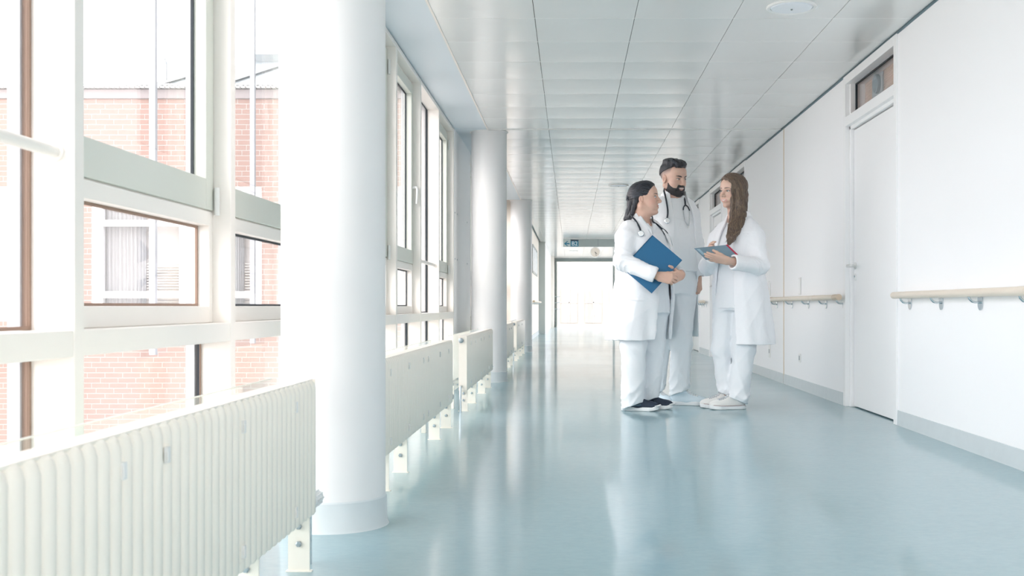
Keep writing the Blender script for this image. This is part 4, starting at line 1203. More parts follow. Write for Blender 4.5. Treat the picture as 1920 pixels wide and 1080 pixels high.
def shoe_meshes(kind):
    L = {'knit': 1.0, 'sneaker': 1.06, 'canvas': 1.0}[kind]
    U = Field((-0.15, -0.065, -0.01), (0.17, 0.065, 0.15), 0.0038)
    U.ell((0.020, 0, 0.036), (0.125 * L, 0.042, 0.038))
    U.ell((0.088 * L, 0, 0.030), (0.050, 0.041, 0.026), k=0.02)
    U.ell((-0.070, 0, 0.055), (0.050, 0.036, 0.060), k=0.02)
    U.cone((0.045, 0, 0.050), (-0.045, 0, 0.098), 0.022, 0.036, 0.02)
    U.sub(lambda X, Y, Z: (Z - 0.020) + 0 * X, (-0.2, -0.1, -0.1), (0.2, 0.1, 0.03))
    U.cone((-0.050, 0, 0.112), (-0.050, 0, 0.2), 0.030, 0.034, sub=True)
    up, P = U.mesh('shoe_upper', 1)
    SO = Field((-0.16, -0.07, -0.01), (0.19, 0.07, 0.06), 0.0036)
    def sole(X, Y, Z):
        pts = [(-0.085, 0, 0.038), (0.0, 0.002, 0.038), (0.075, 0.003, 0.049), (0.105 * L, 0.0, 0.040)]
        d = 9
        for a, b in zip(pts[:-1], pts[1:]):
            h = np.clip((X - a[0]) / (b[0] - a[0]), 0, 1)
            d = np.minimum(d, np.sqrt((X - a[0] - (b[0] - a[0]) * h) ** 2 + (Y - a[1] - (b[1] - a[1]) * h) ** 2) - (a[2] + (b[2] - a[2]) * h))
        lift = np.clip((X - 0.075) / 0.09, 0, 1) ** 2 * (0.022 if kind != 'canvas' else 0.010) + np.clip((-X - 0.10) / 0.05, 0, 1) ** 2 * 0.006
        top = {'knit': 0.026, 'sneaker': 0.028, 'canvas': 0.025}[kind] + lift * 0.8
        return np.maximum(d, np.maximum(lift - Z, Z - top)) - 0.001
    SO.add(sole, (-0.16, -0.07, -0.01), (0.19, 0.07, 0.06))
    so, P = SO.mesh('shoe_sole', 1)
    return up, so
def place_shoe(per, meshes, mats, x, y, ang, name='shoe', extra=None):
    up, so = meshes
    o = bpy.data.objects.new(name, up)
    if not up.materials: up.materials.append(MATS[mats[0]]); so.materials.append(MATS[mats[1]])
    link(o, per.root); o.location = (x, y, 0.0015); o.rotation_euler = (0, 0, ang); WL[o] = WL[per.root]
    q = bpy.data.objects.new('sole', so); link(q, o)
    if extra:
        for nm, mb, mm in extra:
            e = bpy.data.objects.new(nm, mb.mesh(nm, smooth=40)); e.data.materials.append(MATS[mm]); link(e, o)
    return o
def laces(kind, up):
    tree = BVHTree.FromPolygons([v.co for v in up.vertices], [p_.vertices for p_ in up.polygons])
    def top(f, l):
        h = tree.ray_cast(Vector((f, l, 0.3)), Vector((0, 0, -1)))
        return (f, l, (h[0].z if h[0] is not None else 0.06) + 0.0015)
    mb = MB()
    for i in range(5):
        f = 0.080 - i * 0.017
        mb.tube([top(f - 0.006 * t - 0.006, 0.022 * t) for t in (-1, -0.5, 0, 0.5, 1)], 0.0032, 6)
        mb.tube([top(f + 0.006 * t - 0.006, 0.022 * t) for t in (-1, -0.5, 0, 0.5, 1)], 0.0032, 6)
    return ('lace', mb, kind)

# body radii shared helper: limbs hidden in clothes, one continuous skin mesh
def body(per, name, C, M, s, neck0, neck1, nr, torso_rows, fwd, arms, legs, hands, cfn, lo, hi, fine, plump=0, smile=0.5, male=False):
    F = Field(lo, hi, 0.012, *fine)
    lf = loft_fn(torso_rows, fwd)
    z0, z1 = torso_rows[0][0], torso_rows[-1][0]
    F.add(lambda X, Y, Z: np.maximum(lf(X, Y, Z)[0], np.maximum(z0 - Z, Z - z1)), lo, hi)
    for pts, rs in arms + legs:
        pts = [tuple(q) for q in pts]
        if pts in [[tuple(q) for q in a[0]] for a in arms]:
            a0 = np.array(pts[0]); pts = [tuple(a0 + np.array([(c_[0] - a0[0]) * 0.12, (c_[1] - a0[1]) * 0.12, -0.03]) ) for c_ in [torso_rows[-1][1:3]]] + pts[1:]
            rs = [0.036] + list(rs[1:])
        F.chain(pts, rs, 0.02)
    Pf = head(F, C, M, s, plump, smile, male)
    F.cone(neck0, neck1, nr[0], nr[1], 0.025)
    for h in hands: hand(F, **h)
    me, P = F.mesh(name, 0)
    colour(me, P, cfn)
    o = per.mesh_obj(me, 'body', 'skin', keep='body')
    return Pf
def stethoscope(per, label, left_pts, right_pts, back_pts, split, ends, chest_at, keys, off=0.008):
    """pixel paths over the chest, joined behind the neck; split = Y-piece pixel, ends = metal ear tube pixel paths"""
    W = WL[per.root]
    st = empty('stethoscope', (W.x + (chest_at[0] - per.cx) / per.S, W.y - 0.2, (per.by - chest_at[1]) / per.S - 0.03), label, 'stethoscope', 'stethoscopes worn round the neck')
    def w(px_, py_, y=None, o_=off):
        if y is None:
            y = per.ray(px_, py_); y = (-0.1 if y is None else y) - o_
        x, _, z = per.p(px_, py_, y)
        return (x + W.x, y + W.y, z)
    def spline(pts, n=6):
        pts = [Vector(p) for p in pts]; out = []
        for i in range(len(pts) - 1):
            p0 = pts[max(i - 1, 0)]; p1 = pts[i]; p2 = pts[i + 1]; p3 = pts[min(i + 2, len(pts) - 1)]
            for k in range(n):
                t = k / n
                out.append(0.5 * ((2 * p1) + (p2 - p0) * t + (2 * p0 - 5 * p1 + 4 * p2 - p3) * t * t + (3 * p1 - p0 - 3 * p2 + p3) * t ** 3))
        return out + [pts[-1]]
    path = [w(*p) for p in left_pts] + [w(p[0], p[1], p[2]) for p in back_pts] + [w(*p) for p in right_pts]
    part(MB().tube(spline(path), 0.0062, 10), 'tubing', 'stetho_rubber', st, smooth=60)
    yp = Vector(w(*split))
    for e in ends:
        pts = [w(*p) for p in e]
        k = max(2, len(pts) // 2)
        part(MB().tube(spline([tuple(yp)] + pts[:2], 4), 0.0045, 8), 'yoke', 'stetho_rubber', st, smooth=60)
        part(MB().tube(spline(pts[1:], 5), 0.0026, 8), 'ear_tube', 'chrome', st, smooth=60)
        q = pts[-1]
        part(MB().lathe([(0.003, -0.006), (0.006, 0.0), (0.003, 0.006)], q, axis=2, seg=10), 'ear_tip', 'lamp_ring', st, smooth=60)
    c = w(*chest_at, None, off + 0.002)
    d = part(MB().lathe([(0.014, 0.006), (0.020, 0.004), (0.021, -0.004), (0.017, -0.008), (0.006, -0.0085)], c, axis=1, seg=24), 'chest_piece', 'chrome', st, smooth=40)
    part(MB().lathe([(0.015, -0.0085), (0.014, -0.0095)], c, axis=1, seg=24), 'diaphragm', 'lamp_ring', d)

# ---------------------------------------------------------------- the woman with the blue folder
a1 = R(42)
W1 = Person('folder', 0.504, 7.90, 265.8, 1205, 768, (math.cos(a1), -math.sin(a1)),
            'woman in white coat and dark shoes hugging a blue folder, black hair tied back')
f1 = W1.fwd
T1 = np.array([0.012, 0.005])
def tc(T, z, fo=0.0, fw=f1): return (z, T[0] + fw[0] * fo, T[1] + fw[1] * fo)
hC1 = np.array([0.010, -0.02, 1.487]); hM1 = head_frame((math.cos(R(14)), -math.sin(R(14))), R(3))
hs1 = 1.0
sh1r = (-0.130, -0.135, 1.262); el1r = (-0.150, -0.205, 1.035); wr1r = (0.088, -0.290, 0.932)
sh1l = (0.135, 0.130, 1.262); el1l = (0.172, 0.060, 1.045); wr1l = (0.255, -0.195, 0.945)
foot1 = [(-0.035, -0.085), (0.075, 0.055)]
body1 = body(W1, 'body', hC1, hM1, hs1, (-0.01, -0.018, 1.41), (-0.005, -0.008, 1.27), (0.054, 0.062),
     [tc(T1, 0.70) + (0.13, 0.11, 0.12), tc(T1, 0.95) + (0.13, 0.12, 0.11), tc(T1, 1.15) + (0.15, 0.13, 0.11), tc(T1, 1.245) + (0.15, 0.085, 0.08), tc(T1, 1.30) + (0.075, 0.06, 0.06)], f1,
     [([sh1r, el1r, wr1r], [0.045, 0.036, 0.027]), ([sh1l, el1l, wr1l], [0.045, 0.036, 0.027])],
     [([(-0.055, -0.055, 0.75), (-0.06, -0.075, 0.42), (-0.085, -0.085, 0.105)], [0.075, 0.05, 0.028]), ([(0.075, 0.06, 0.75), (0.07, 0.06, 0.42), (0.025, 0.055, 0.105)], [0.075, 0.05, 0.028])],
     [dict(w=wr1r, d=(0.92, -0.05, -0.16), n=(0.1, 0.9, -0.25), tsign=-1, curl=[(0.35, 0.75, 0.6), (0.4, 0.8, 0.6), (0.5, 0.8, 0.6), (0.55, 0.85, 0.6)], spread=0.05, sc=0.98, thumb=(0.85, 0.35, 0.15)),
      dict(w=wr1l, d=(-0.62, -0.62, -0.22), n=(-0.55, 0.55, -0.1), tsign=1, curl=[(0.35, 0.85, 0.6), (0.4, 0.85, 0.6), (0.45, 0.85, 0.6), (0.5, 0.9, 0.6)], sc=0.96, thumb=(0.55, 0.7, 0.1))],
     skin_fn((0.69, 0.445, 0.345), hC1, hM1, hs1, (0.58, 0.28, 0.235), (0.66, 0.30, 0.235)),
     (-0.36, -0.42, 0.05), (0.40, 0.26, 1.64),
     ([(-0.11, 0.155, 0.0028), (0.155, 0.32, 0.0042)], [(-0.13, 0.09, 0.0028), (-0.36, -0.13, 0.0042)], [(1.34, 1.63, 0.0026), (0.83, 1.0, 0.004)]), plump=1.0, smile=0.9)
face_bits(W1, body1, hM1, hs1, hC1, brow_w=0.0026, squint=0.8, brow_u=0.021, look=-0.004)
# trousers
trousers(W1, 'trouser_white', [
    ([(-0.055, -0.060, 0.74), (-0.070, -0.080, 0.45), (-0.075, -0.090, 0.02)], [0.115, 0.090, 0.082], 0.018),
    ([(0.085, 0.065, 0.74), (0.075, 0.060, 0.45), (0.045, 0.055, 0.03)], [0.115, 0.088, 0.072], 0.045)],
    [tc(T1, 0.68, 0.0) + (0.20, 0.155, 0.16), tc(T1, 0.80) + (0.195, 0.155, 0.15), tc(T1, 0.92) + (0.17, 0.14, 0.13)], 3, (-0.34, -0.34, 0.0), (0.36, 0.32, 0.95), f1, (0.96, -0.26))
# shirt
def neck1(F):
    F.cone((-0.005, -0.02, 1.45), (0.0, -0.02, 1.28), 0.078, 0.060, sub=True)
    v0 = np.array([0.045, -0.045, 1.36]); v1 = np.array([0.088, -0.085, 1.272])
    F.cone(v0, v1, 0.055, 0.012, sub=True)
garment(W1, 'shirt', 'shirt_white', (-0.3, -0.3, 0.66), (0.34, 0.3, 1.38), 0.006,
    [tc(T1, 0.70, 0.0) + (0.190, 0.155, 0.14), tc(T1, 0.85, 0.0) + (0.190, 0.158, 0.14), tc(T1, 1.0, 0.0) + (0.180, 0.155, 0.13), tc(T1, 1.13, 0.01) + (0.185, 0.165, 0.125), tc(T1, 1.225) + (0.185, 0.125, 0.11), tc(T1, 1.29) + (0.125, 0.085, 0.08), tc(T1, 1.345) + (0.072, 0.066, 0.066)], f1,
    zr=(0.715, 1.345), neck=neck1, warp=folds(26, 0.0028, 5), key='shirt')
# coat
def sleeves(pts_rs, k=0.03, seed=0, amp=0.006):
    def b(F):
        for pts, rs in pts_rs:
            lo = [F.ax[i][0] for i in range(3)]; hi = [F.ax[i][-1] for i in range(3)]
            el = np.array(pts[len(pts) // 2], float)
            G = Field([min(p[i] for p in pts) - 0.11 for i in range(3)], [max(p[i] for p in pts) + 0.11 for i in range(3)], 0.5)
            sl, _ = F.win([min(p[i] for p in pts) - 0.10 for i in range(3)], [max(p[i] for p in pts) + 0.10 for i in range(3)])
            G.ax = [F.ax[i][sl[i]] for i in range(3)]; G.D = np.full([len(q) for q in G.ax], 0.5, np.float32)
            G.chain(pts, rs, 0.02)
            d0 = unit(np.array(pts[1], float) - np.array(pts[0], float)); d1 = unit(np.array(pts[-1], float) - np.array(pts[-2], float))
            def w(X, Y, Z):
                r = np.sqrt((X - el[0]) ** 2 + (Y - el[1]) ** 2 + (Z - el[2]) ** 2)
                t = (X - el[0]) * (d0 + d1)[0] + (Y - el[1]) * (d0 + d1)[1] + (Z - el[2]) * (d0 + d1)[2]
                s0 = np.sin(t * 42 + 1.8 * np.sin(X * 30 + Z * 16 + seed) + 1.2 * np.sin(Y * 34 + Z * 22 + seed))
                sw = (1 - np.abs(s0)) ** 2.5 - 0.25
                return (-amp * 1.5 * sw * np.exp(-(r / 0.12) ** 2) - 0.35 * amp * sw).astype(np.float32)
            G.warp(w)
            # flat cuff
            e = np.array(pts[-1], float)
            def cut(X, Y, Z): return -((X - e[0]) * d1[0] + (Y - e[1]) * d1[1] + (Z - e[2]) * d1[2])
            G.sub(cut, e - 0.09, e + 0.09)
            G.cone(e - d1 * 0.018, e + d1 * 0.1, rs[-1] - 0.012, rs[-1] - 0.009, sub=True)
            a = F.D[sl]; h = np.maximum(k - np.abs(a - G.D), 0) / k
            F.D[sl] = np.minimum(a, G.D) - h * h * k * 0.25
    return b
def drape_fn(seed, z_top, amp, n=5):
    def f(u, v, Z):
        a = np.arctan2(u, v); low = np.clip((z_top - Z) / 0.45, 0, 1)
        return (-amp * low * np.sin(n * a + seed + 1.2 * np.sin(2 * a + Z * 4 + seed)) - amp * 0.4 * low * np.sin((n * 2 + 1) * a + seed * 2 + Z * 6)).astype(np.float32)
    return f
garment(W1, 'coat', 'coat_white', (-0.36, -0.40, 0.47), (0.40, 0.34, 1.40), 0.0058,
    [tc(T1, 0.47, -0.03) + (0.262, 0.185, 0.21), tc(T1, 0.62, -0.025) + (0.255, 0.19, 0.205), tc(T1, 0.80, -0.01) + (0.235, 0.20, 0.185), tc(T1, 1.0) + (0.215, 0.185, 0.155), tc(T1, 1.13) + (0.215, 0.185, 0.145), tc(T1, 1.23) + (0.215, 0.150, 0.130), tc(T1, 1.30) + (0.135, 0.100, 0.10), tc(T1, 1.365) + (0.080, 0.072, 0.082)], f1,
    zr=(0.492, 1.368), shell=0.020, opening=opening_fn([(0.4, -0.075, 0.14), (0.72, -0.055, 0.12), (0.95, -0.045, 0.09), (1.10, -0.045, 0.075), (1.25, -0.060, 0.075), (1.30, -0.075, 0.085), (1.40, -0.075, 0.085)]),
    build=sleeves([([(-0.100, -0.105, 1.262), (-0.128, -0.150, 1.20), el1r, (0.045, -0.285, 0.950), (0.072, -0.288, 0.938)], [0.070, 0.074, 0.064, 0.052, 0.052]),
                   ([(0.090, 0.090, 1.262), (0.125, 0.115, 1.20), el1l, (0.240, -0.145, 0.957), (0.252, -0.182, 0.948)], [0.066, 0.066, 0.056, 0.042, 0.042])], seed=2, amp=0.0055),
    drape=drape_fn(1.0, 1.0, 0.012), warp=folds(24, 0.0030, 9), key='coat')
# collars
def collar(per, name, m, pts, rad, flat, key=None):
    mb = MB(); n = 8
    per.mb_obj(mb.tube(pts, rad, 8), name, m, smooth=70)
    return mb
def flap(per, name, m, outer, inner, thick=0.006):
    """thin folded strip between two pixel/point polylines"""
    mb = MB(); k = len(outer)
    O = [Vector(p) for p in outer]; I = [Vector(p) for p in inner]
    for i in range(k):
        t = (O[min(i + 1, k - 1)] - O[max(i - 1, 0)]); nrm = t.cross(I[i] - O[i]); nrm = nrm.normalized() if nrm.length > 1e-6 else Vector((0, -1, 0))
        if nrm.y > 0: nrm = -nrm
        mb.v += [tuple(O[i]), tuple(I[i]), tuple(I[i] + nrm * thick), tuple(O[i] + nrm * thick)]
    for i in range(k - 1):
        for j in range(4):
            q = (j + 1) % 4
            mb.f.append((4 * i + j, 4 * i + q, 4 * i + 4 + q, 4 * i + 4 + j))
    mb.f += [(3, 2, 1, 0), tuple(4 * (k - 1) + j for j in range(4))]
    return per.mb_obj(mb, name, m, smooth=50)
def lapel(per, name, m, outer_px, inner_px, keys, off=0.003, thick=0.004, na=14, nc=4, key=None):
    """folded cloth strip laid on the garment between two pixel polylines"""
    k = len(outer_px)
    def along(pl, t):
        x = t * (k - 1); i = min(int(x), k - 2); u = x - i
        return [pl[i][c] * (1 - u) + pl[i + 1][c] * u for c in (0, 1)]
    G = []
    for i in range(na + 1):
        a, b = along(outer_px, i / na), along(inner_px, i / na); row = []
        for j in range(nc + 1):
            u = j / nc; q = (a[0] * (1 - u) + b[0] * u, a[1] * (1 - u) + b[1] * u)
            row.append([q, per.ray(*q, keys)])
        G.append(row)
    ok = [c[1] for r_ in G for c in r_ if c[1] is not None]
    prev = ok[0] if ok else -0.1
    for r_ in G:
        for c in r_:
            if c[1] is None or abs(c[1] - prev) > 0.07: c[1] = prev
            prev = c[1]
        prev = r_[0][1]
    Y = np.array([[c[1] for c in r_] for r_ in G])
    for _ in range(3):
        Q = np.pad(Y, 1, mode='edge'); Y = np.minimum(Y, (Q[1:-1, :-2] + Q[1:-1, 2:] + Q[:-2, 1:-1] + Q[2:, 1:-1]) / 4)
    mb = MB(); W_ = nc + 1
    for lay in (0, 1):
        for i in range(na + 1):
            for j in range(W_):
                e = 0 if (j in (0, nc)) else 1
                mb.v.append(per.p(*G[i][j][0], Y[i, j] - off - lay * thick * (0.6 + 0.4 * e)))
    n0 = (na + 1) * W_
    for i in range(na):
        for j in range(nc):
            a = i * W_ + j
            mb.f.append((a, a + 1, a + W_ + 1, a + W_)); mb.f.append((n0 + a, n0 + a + W_, n0 + a + W_ + 1, n0 + a + 1))
        for a, b in ((i * W_, (i + 1) * W_), ((i + 1) * W_ + nc, i * W_ + nc)):
            mb.f.append((a, b, n0 + b, n0 + a))
    for j in range(nc):
        mb.f.append((j + 1, j, n0 + j, n0 + j + 1)); a = na * W_ + j; mb.f.append((a, a + 1, n0 + a + 1, n0 + a))
    me = mb.mesh(name, smooth=55)
    o = per.mesh_obj(me, name, m, keep=key or name + str(len(per.trees)))
    return o
lapel(W1, 'collar', 'coat_white', [(1184, 407), (1192, 418), (1203, 432), (1212, 446), (1218, 462)], [(1193, 399), (1203, 414), (1213, 426), (1219, 440), (1221, 462)], ('coat', 'shirt', 'body'))
lapel(W1, 'shirt_collar', 'shirt_white', [(1196, 411), (1206, 421), (1216, 431), (1222, 440)], [(1200, 404), (1210, 415), (1219, 426), (1223, 434)], ('coat', 'shirt', 'body'), 0.006)
lapel(W1, 'shirt_collar', 'shirt_white', [(1232, 423), (1230, 432), (1226, 441)], [(1224, 414), (1224, 424), (1223, 434)], ('coat', 'shirt', 'body'), 0.006)
lapel(W1, 'coat_pocket', 'coat_white', [(1175, 556), (1190, 559), (1208, 560)], [(1175, 561), (1190, 564), (1208, 565)], ('coat',), 0.002, 0.004)
# hair
def hair_obj(per, name, m, C, M, s, cap, cut, extra, lo, hi, step=0.004, flow=None, clear_face=None, smooth=1):
    F = Field(lo, hi, step)
    Pf = lambda f, l, u: np.array(C) + M @ np.array([f, l, u]) * s
    for c, r, k in cap: F.ell(Pf(*c), np.array(r) * s, M, k)
    if cut:
        X, Y, Z = np.meshgrid(*F.ax, indexing='ij', sparse=True)
        px_, py_, pz_ = X - C[0], Y - C[1], Z - C[2]
        q = [(px_ * M[0, i] + py_ * M[1, i] + pz_ * M[2, i]) / s for i in range(3)]
        F.D = np.maximum(F.D, cut(*q).astype(np.float32) * s)
    if extra: extra(F, Pf)
    if flow:
        X, Y, Z = np.meshgrid(*F.ax, indexing='ij', sparse=True)
        px_, py_, pz_ = X - C[0], Y - C[1], Z - C[2]
        q = [(px_ * M[0, i] + py_ * M[1, i] + pz_ * M[2, i]) / s for i in range(3)]
        F.D = F.D + flow(*q).astype(np.float32)
    me, P = F.mesh(name, smooth)
    return per.mesh_obj(me, name, m)
def cut1(f, l, u):
    line = (f - 0.030) - np.clip(u - 0.008, -1, 0.088) * 0.60          # hairline sweeping from ear to forehead
    side = np.maximum(f + 0.018, -1)
    low = np.where(u < 0.012, f + 0.012 + (u - 0.012) * 0.10, line)
    return np.minimum(np.maximum(line, 0.012 - u), 9) * 0 + np.where(u < 0.012, low, line)
h1 = hair_obj(W1, 'hair', 'hair_black', hC1, hM1, hs1, [((-0.014, 0, 0.036), (0.103, 0.082, 0.089), 0), ((0.02, 0, 0.062), (0.070, 0.066, 0.060), 0.02)], cut1,
    lambda F, Pf: [F.chain([Pf(-0.080, 0, 0.02), Pf(-0.092, 0, -0.03), Pf(-0.105, 0.0, -0.085), Pf(-0.135, 0, -0.135)], [0.040, 0.030, 0.028, 0.022], 0.02),
                   F.chain([Pf(-0.05, -0.05, 0.0), Pf(-0.062, -0.052, -0.055), Pf(-0.085, -0.046, -0.105), Pf(-0.12, -0.035, -0.135)], [0.022, 0.015, 0.014, 0.012], 0.02),
                   F.chain([Pf(-0.05, 0.05, 0.0), Pf(-0.066, 0.05, -0.055), Pf(-0.09, 0.046, -0.105), Pf(-0.12, 0.035, -0.135)], [0.022, 0.015, 0.014, 0.012], 0.02)],
    (-0.24, -0.14, 1.33), (0.14, 0.12, 1.63), 0.0036,
    flow=lambda f, l, u: -0.0009 * np.sin((u + 0.3 * f) * 420 + 40 * l + 3 * np.sin(f * 40)) * (u > -0.02) - 0.0012 * np.sin(f * 380 + l * 300) * (u < 0.0))
cl = MB()
for i in range(5):
    t = i / 4 - 0.5
    a = W1_p = hC1 + hM1 @ np.array([-0.122 + abs(t) * 0.02, t * 0.06, 0.022 + 0.01 * math.sin(i * 2)])
    b = hC1 + hM1 @ np.array([-0.114 + abs(t) * 0.02, t * 0.06, -0.012])
    cl.tube([tuple(a), tuple(a * 0.5 + b * 0.5 + hM1 @ np.array([-0.010, 0, 0])), tuple(b)], 0.0055, 8)
W1.mb_obj(cl, 'hair_clip', 'stetho_rubber', h1)
# shoes
kn = shoe_meshes('knit')
patch = ('side_patch', MB().tube([(-0.08, -0.046, 0.036), (-0.02, -0.0485, 0.036), (0.03, -0.049, 0.046), (0.012, -0.044, 0.066)], [0.004, 0.005, 0.006, 0.003], 6), 'navy_patch')
tipm = ('toe_cap', MB().tube([(0.125, -0.038, 0.034), (0.150, -0.018, 0.038), (0.155, 0, 0.040), (0.150, 0.018, 0.038), (0.125, 0.038, 0.034)], [0.004, 0.007, 0.008, 0.007, 0.004], 8), 'sole_white')
for (x, y), ang in zip(foot1, (-0.28, -0.22)):
    place_shoe(W1, kn, ('navy_knit', 'sole_white'), x, y, ang, extra=[patch, tipm])
stethoscope(W1, 'stethoscope of the woman with the blue folder', [(1201, 433), (1199, 426), (1192, 414), (1185, 406)], [(1224, 415), (1232, 421), (1240, 428)],
    [(1184, 401, 0.00), (1190, 397, 0.075), (1208, 396, 0.09), (1222, 405, 0.06)], (1240, 428),
    [[(1243, 434), (1246, 440), (1252, 452), (1257, 461)], [(1247, 432), (1252, 438), (1258, 450), (1261, 462)]], (1202, 438), ('coat', 'shirt', 'body'))
# folder in her arms
fo = empty('folder', (0.504 + 0.066, 7.90 - 0.235, 0.83), 'blue hardcover folder held against the chest of the black-haired woman', 'folder')
def folder_pt(a, b, t):   # a along the long side, b along the short side
    T_, R_, B_ = [np.array(W1.p(*q)) for q in ((1223, 441, -0.205), (1279, 488, -0.235), (1222, 550, -0.262))]
    L_ = T_ + B_ - R_
    e1 = R_ - T_; e2 = L_ - T_; n = unit(np.cross(e1, e2)); n = n if n[1] < 0 else -n
    return tuple(T_ + e1 * a + e2 * b + n * t + np.array(WL[W1.root]))
def slab(a0, a1, b0, b1, t0, t1):
    mb = MB(); P = [folder_pt(a, b, t) for t in (t0, t1) for a, b in ((a0, b0), (a1, b0), (a1, b1), (a0, b1))]
    mb.v = P; mb.f = [(0, 3, 2, 1), (4, 5, 6, 7), (0, 1, 5, 4), (1, 2, 6, 5), (2, 3, 7, 6), (3, 0, 4, 7)]
    return mb
part(slab(0, 1, 0, 1, 0.004, 0.0065), 'front_cover', 'folder_blue', fo)
part(slab(0, 1, 0, 1, -0.0065, -0.004), 'back_cover', 'folder_blue', fo)
part(slab(0.0, 0.02, 0, 1, -0.0065, 0.0065), 'spine', 'folder_blue', fo)
part(slab(0.03, 0.985, 0.02, 0.98, -0.0038, 0.0038), 'paper_stack', 'paper', fo)

# ---------------------------------------------------------------- the bearded man
am = R(24)
Mn = Person('man', 0.786, 8.29, 253.0, 1270, 759, (math.sin(am), -math.cos(am)),
            'tall bearded man in open white coat with stethoscope, standing in the middle')
fm = Mn.fwd; TM = np.array([-0.022, 0.0])
tm = lambda z, fo_=0.0: tc(TM, z, fo_, fm)
hCm = np.array([-0.034, -0.035, 1.676]); hMm = head_frame((math.sin(R(40)), -math.cos(R(40))), R(-13), R(3)); hsm = 1.05
shl = (0.112, 0.060, 1.465); ell_ = (0.148, 0.085, 1.190); wrl = (0.152, 0.035, 0.945)
shr = (-0.190, -0.060, 1.455); elr = (-0.215, -0.010, 1.185); wrr = (-0.185, -0.075, 0.945)
def stub(q, mix):
    edge = 0.004 + np.clip(q[:, 0] + 0.02, 0, 1) * 0.55
    mix(np.clip((q[:, 2] - edge) / 0.05, 0, 0.85) * np.clip((0.040 - q[:, 0]) / 0.012, 0, 1) * np.clip(1 - (q[:, 2] < -0.05), 0, 1), (0.10, 0.09, 0.095))
    mix(np.clip((-0.03 - q[:, 0]) / 0.03, 0, 0.8) * np.clip((q[:, 2] + 0.045) / 0.03, 0, 1), (0.10, 0.09, 0.095))
bodym = body(Mn, 'body', hCm, hMm, hsm, (-0.030, -0.022, 1.60), (-0.030, -0.005, 1.47), (0.060, 0.066),
     [tm(0.82) + (0.12, 0.09, 0.10), tm(1.05) + (0.13, 0.095, 0.09), tm(1.30) + (0.155, 0.105, 0.10), tm(1.43) + (0.135, 0.085, 0.08), tm(1.52) + (0.07, 0.066, 0.06)], fm,
     [([shl, ell_, wrl], [0.05, 0.04, 0.031]), ([shr, elr, wrr], [0.05, 0.04, 0.031])],
     [([(0.055, 0.02, 0.88), (0.028, -0.01, 0.48), (0.005, -0.02, 0.115)], [0.075, 0.052, 0.028]), ([(-0.09, -0.02, 0.88), (-0.12, 0.05, 0.48), (-0.15, 0.10, 0.115)], [0.075, 0.052, 0.028])],
     [dict(w=wrl, d=(0.02, -0.12, -1), n=(-0.75, -0.45, 0), tsign=1, curl=[(0.55, 0.75, 0.5), (0.6, 0.8, 0.5), (0.6, 0.8, 0.5), (0.6, 0.8, 0.5)], sc=1.05, thumb=(0.85, 0.3, 0.35)),
      dict(w=wrr, d=(0.02, -0.1, -1), n=(0.8, 0.3, 0), tsign=-1, curl=[0.4] * 4, sc=1.05)],
     skin_fn((0.63, 0.415, 0.325), hCm, hMm, hsm, (0.48, 0.22, 0.20), (0.60, 0.33, 0.27), stub),
     (-0.32, -0.30, 0.05), (0.32, 0.26, 1.84),
     ([(-0.14, 0.12, 0.003), (0.12, 0.21, 0.0045), (-0.25, -0.14, 0.006)], [(-0.18, 0.08, 0.003)], [(1.53, 1.83, 0.0028), (0.76, 0.95, 0.0042)]), smile=1.0, male=True)
face_bits(Mn, bodym, hMm, hsm, hCm, brow_w=0.0042, teeth=1.35, squint=0.45, brow_u=0.0185, tilt=0.002)
trousers(Mn, 'trouser_man', [
    ([(0.050, 0.015, 0.88), (0.030, -0.020, 0.46), (0.012, -0.018, 0.06)], [0.098, 0.078, 0.072], 0.075),
    ([(-0.090, -0.010, 0.88), (-0.125, 0.060, 0.46), (-0.155, 0.105, 0.05)], [0.098, 0.078, 0.068], 0.06)],
    [tm(0.82) + (0.165, 0.120, 0.13), tm(0.95) + (0.165, 0.118, 0.125), tm(1.06) + (0.155, 0.11, 0.115)], 7, (-0.32, -0.24, 0.0), (0.24, 0.26, 1.08), fm, (0.97, -0.22))
def neckm(F):
    F.cone((-0.034, -0.03, 1.66), (-0.032, -0.025, 1.56), 0.09, 0.066, sub=True)
    F.ell((-0.015, -0.085, 1.560), (0.062, 0.06, 0.036), sub=True)
garment(Mn, 'shirt', 'shirt_man', (-0.26, -0.22, 0.94), (0.24, 0.2, 1.58), 0.0052,
    [tm(0.95) + (0.180, 0.135, 0.135), tm(1.1) + (0.178, 0.135, 0.125), tm(1.28) + (0.172, 0.138, 0.125), tm(1.40) + (0.168, 0.122, 0.115), tm(1.48) + (0.118, 0.094, 0.09), tm(1.55) + (0.076, 0.074, 0.07)], fm,
    zr=(0.985, 1.55), neck=neckm, warp=folds(24, 0.003, 15), key='shirt')
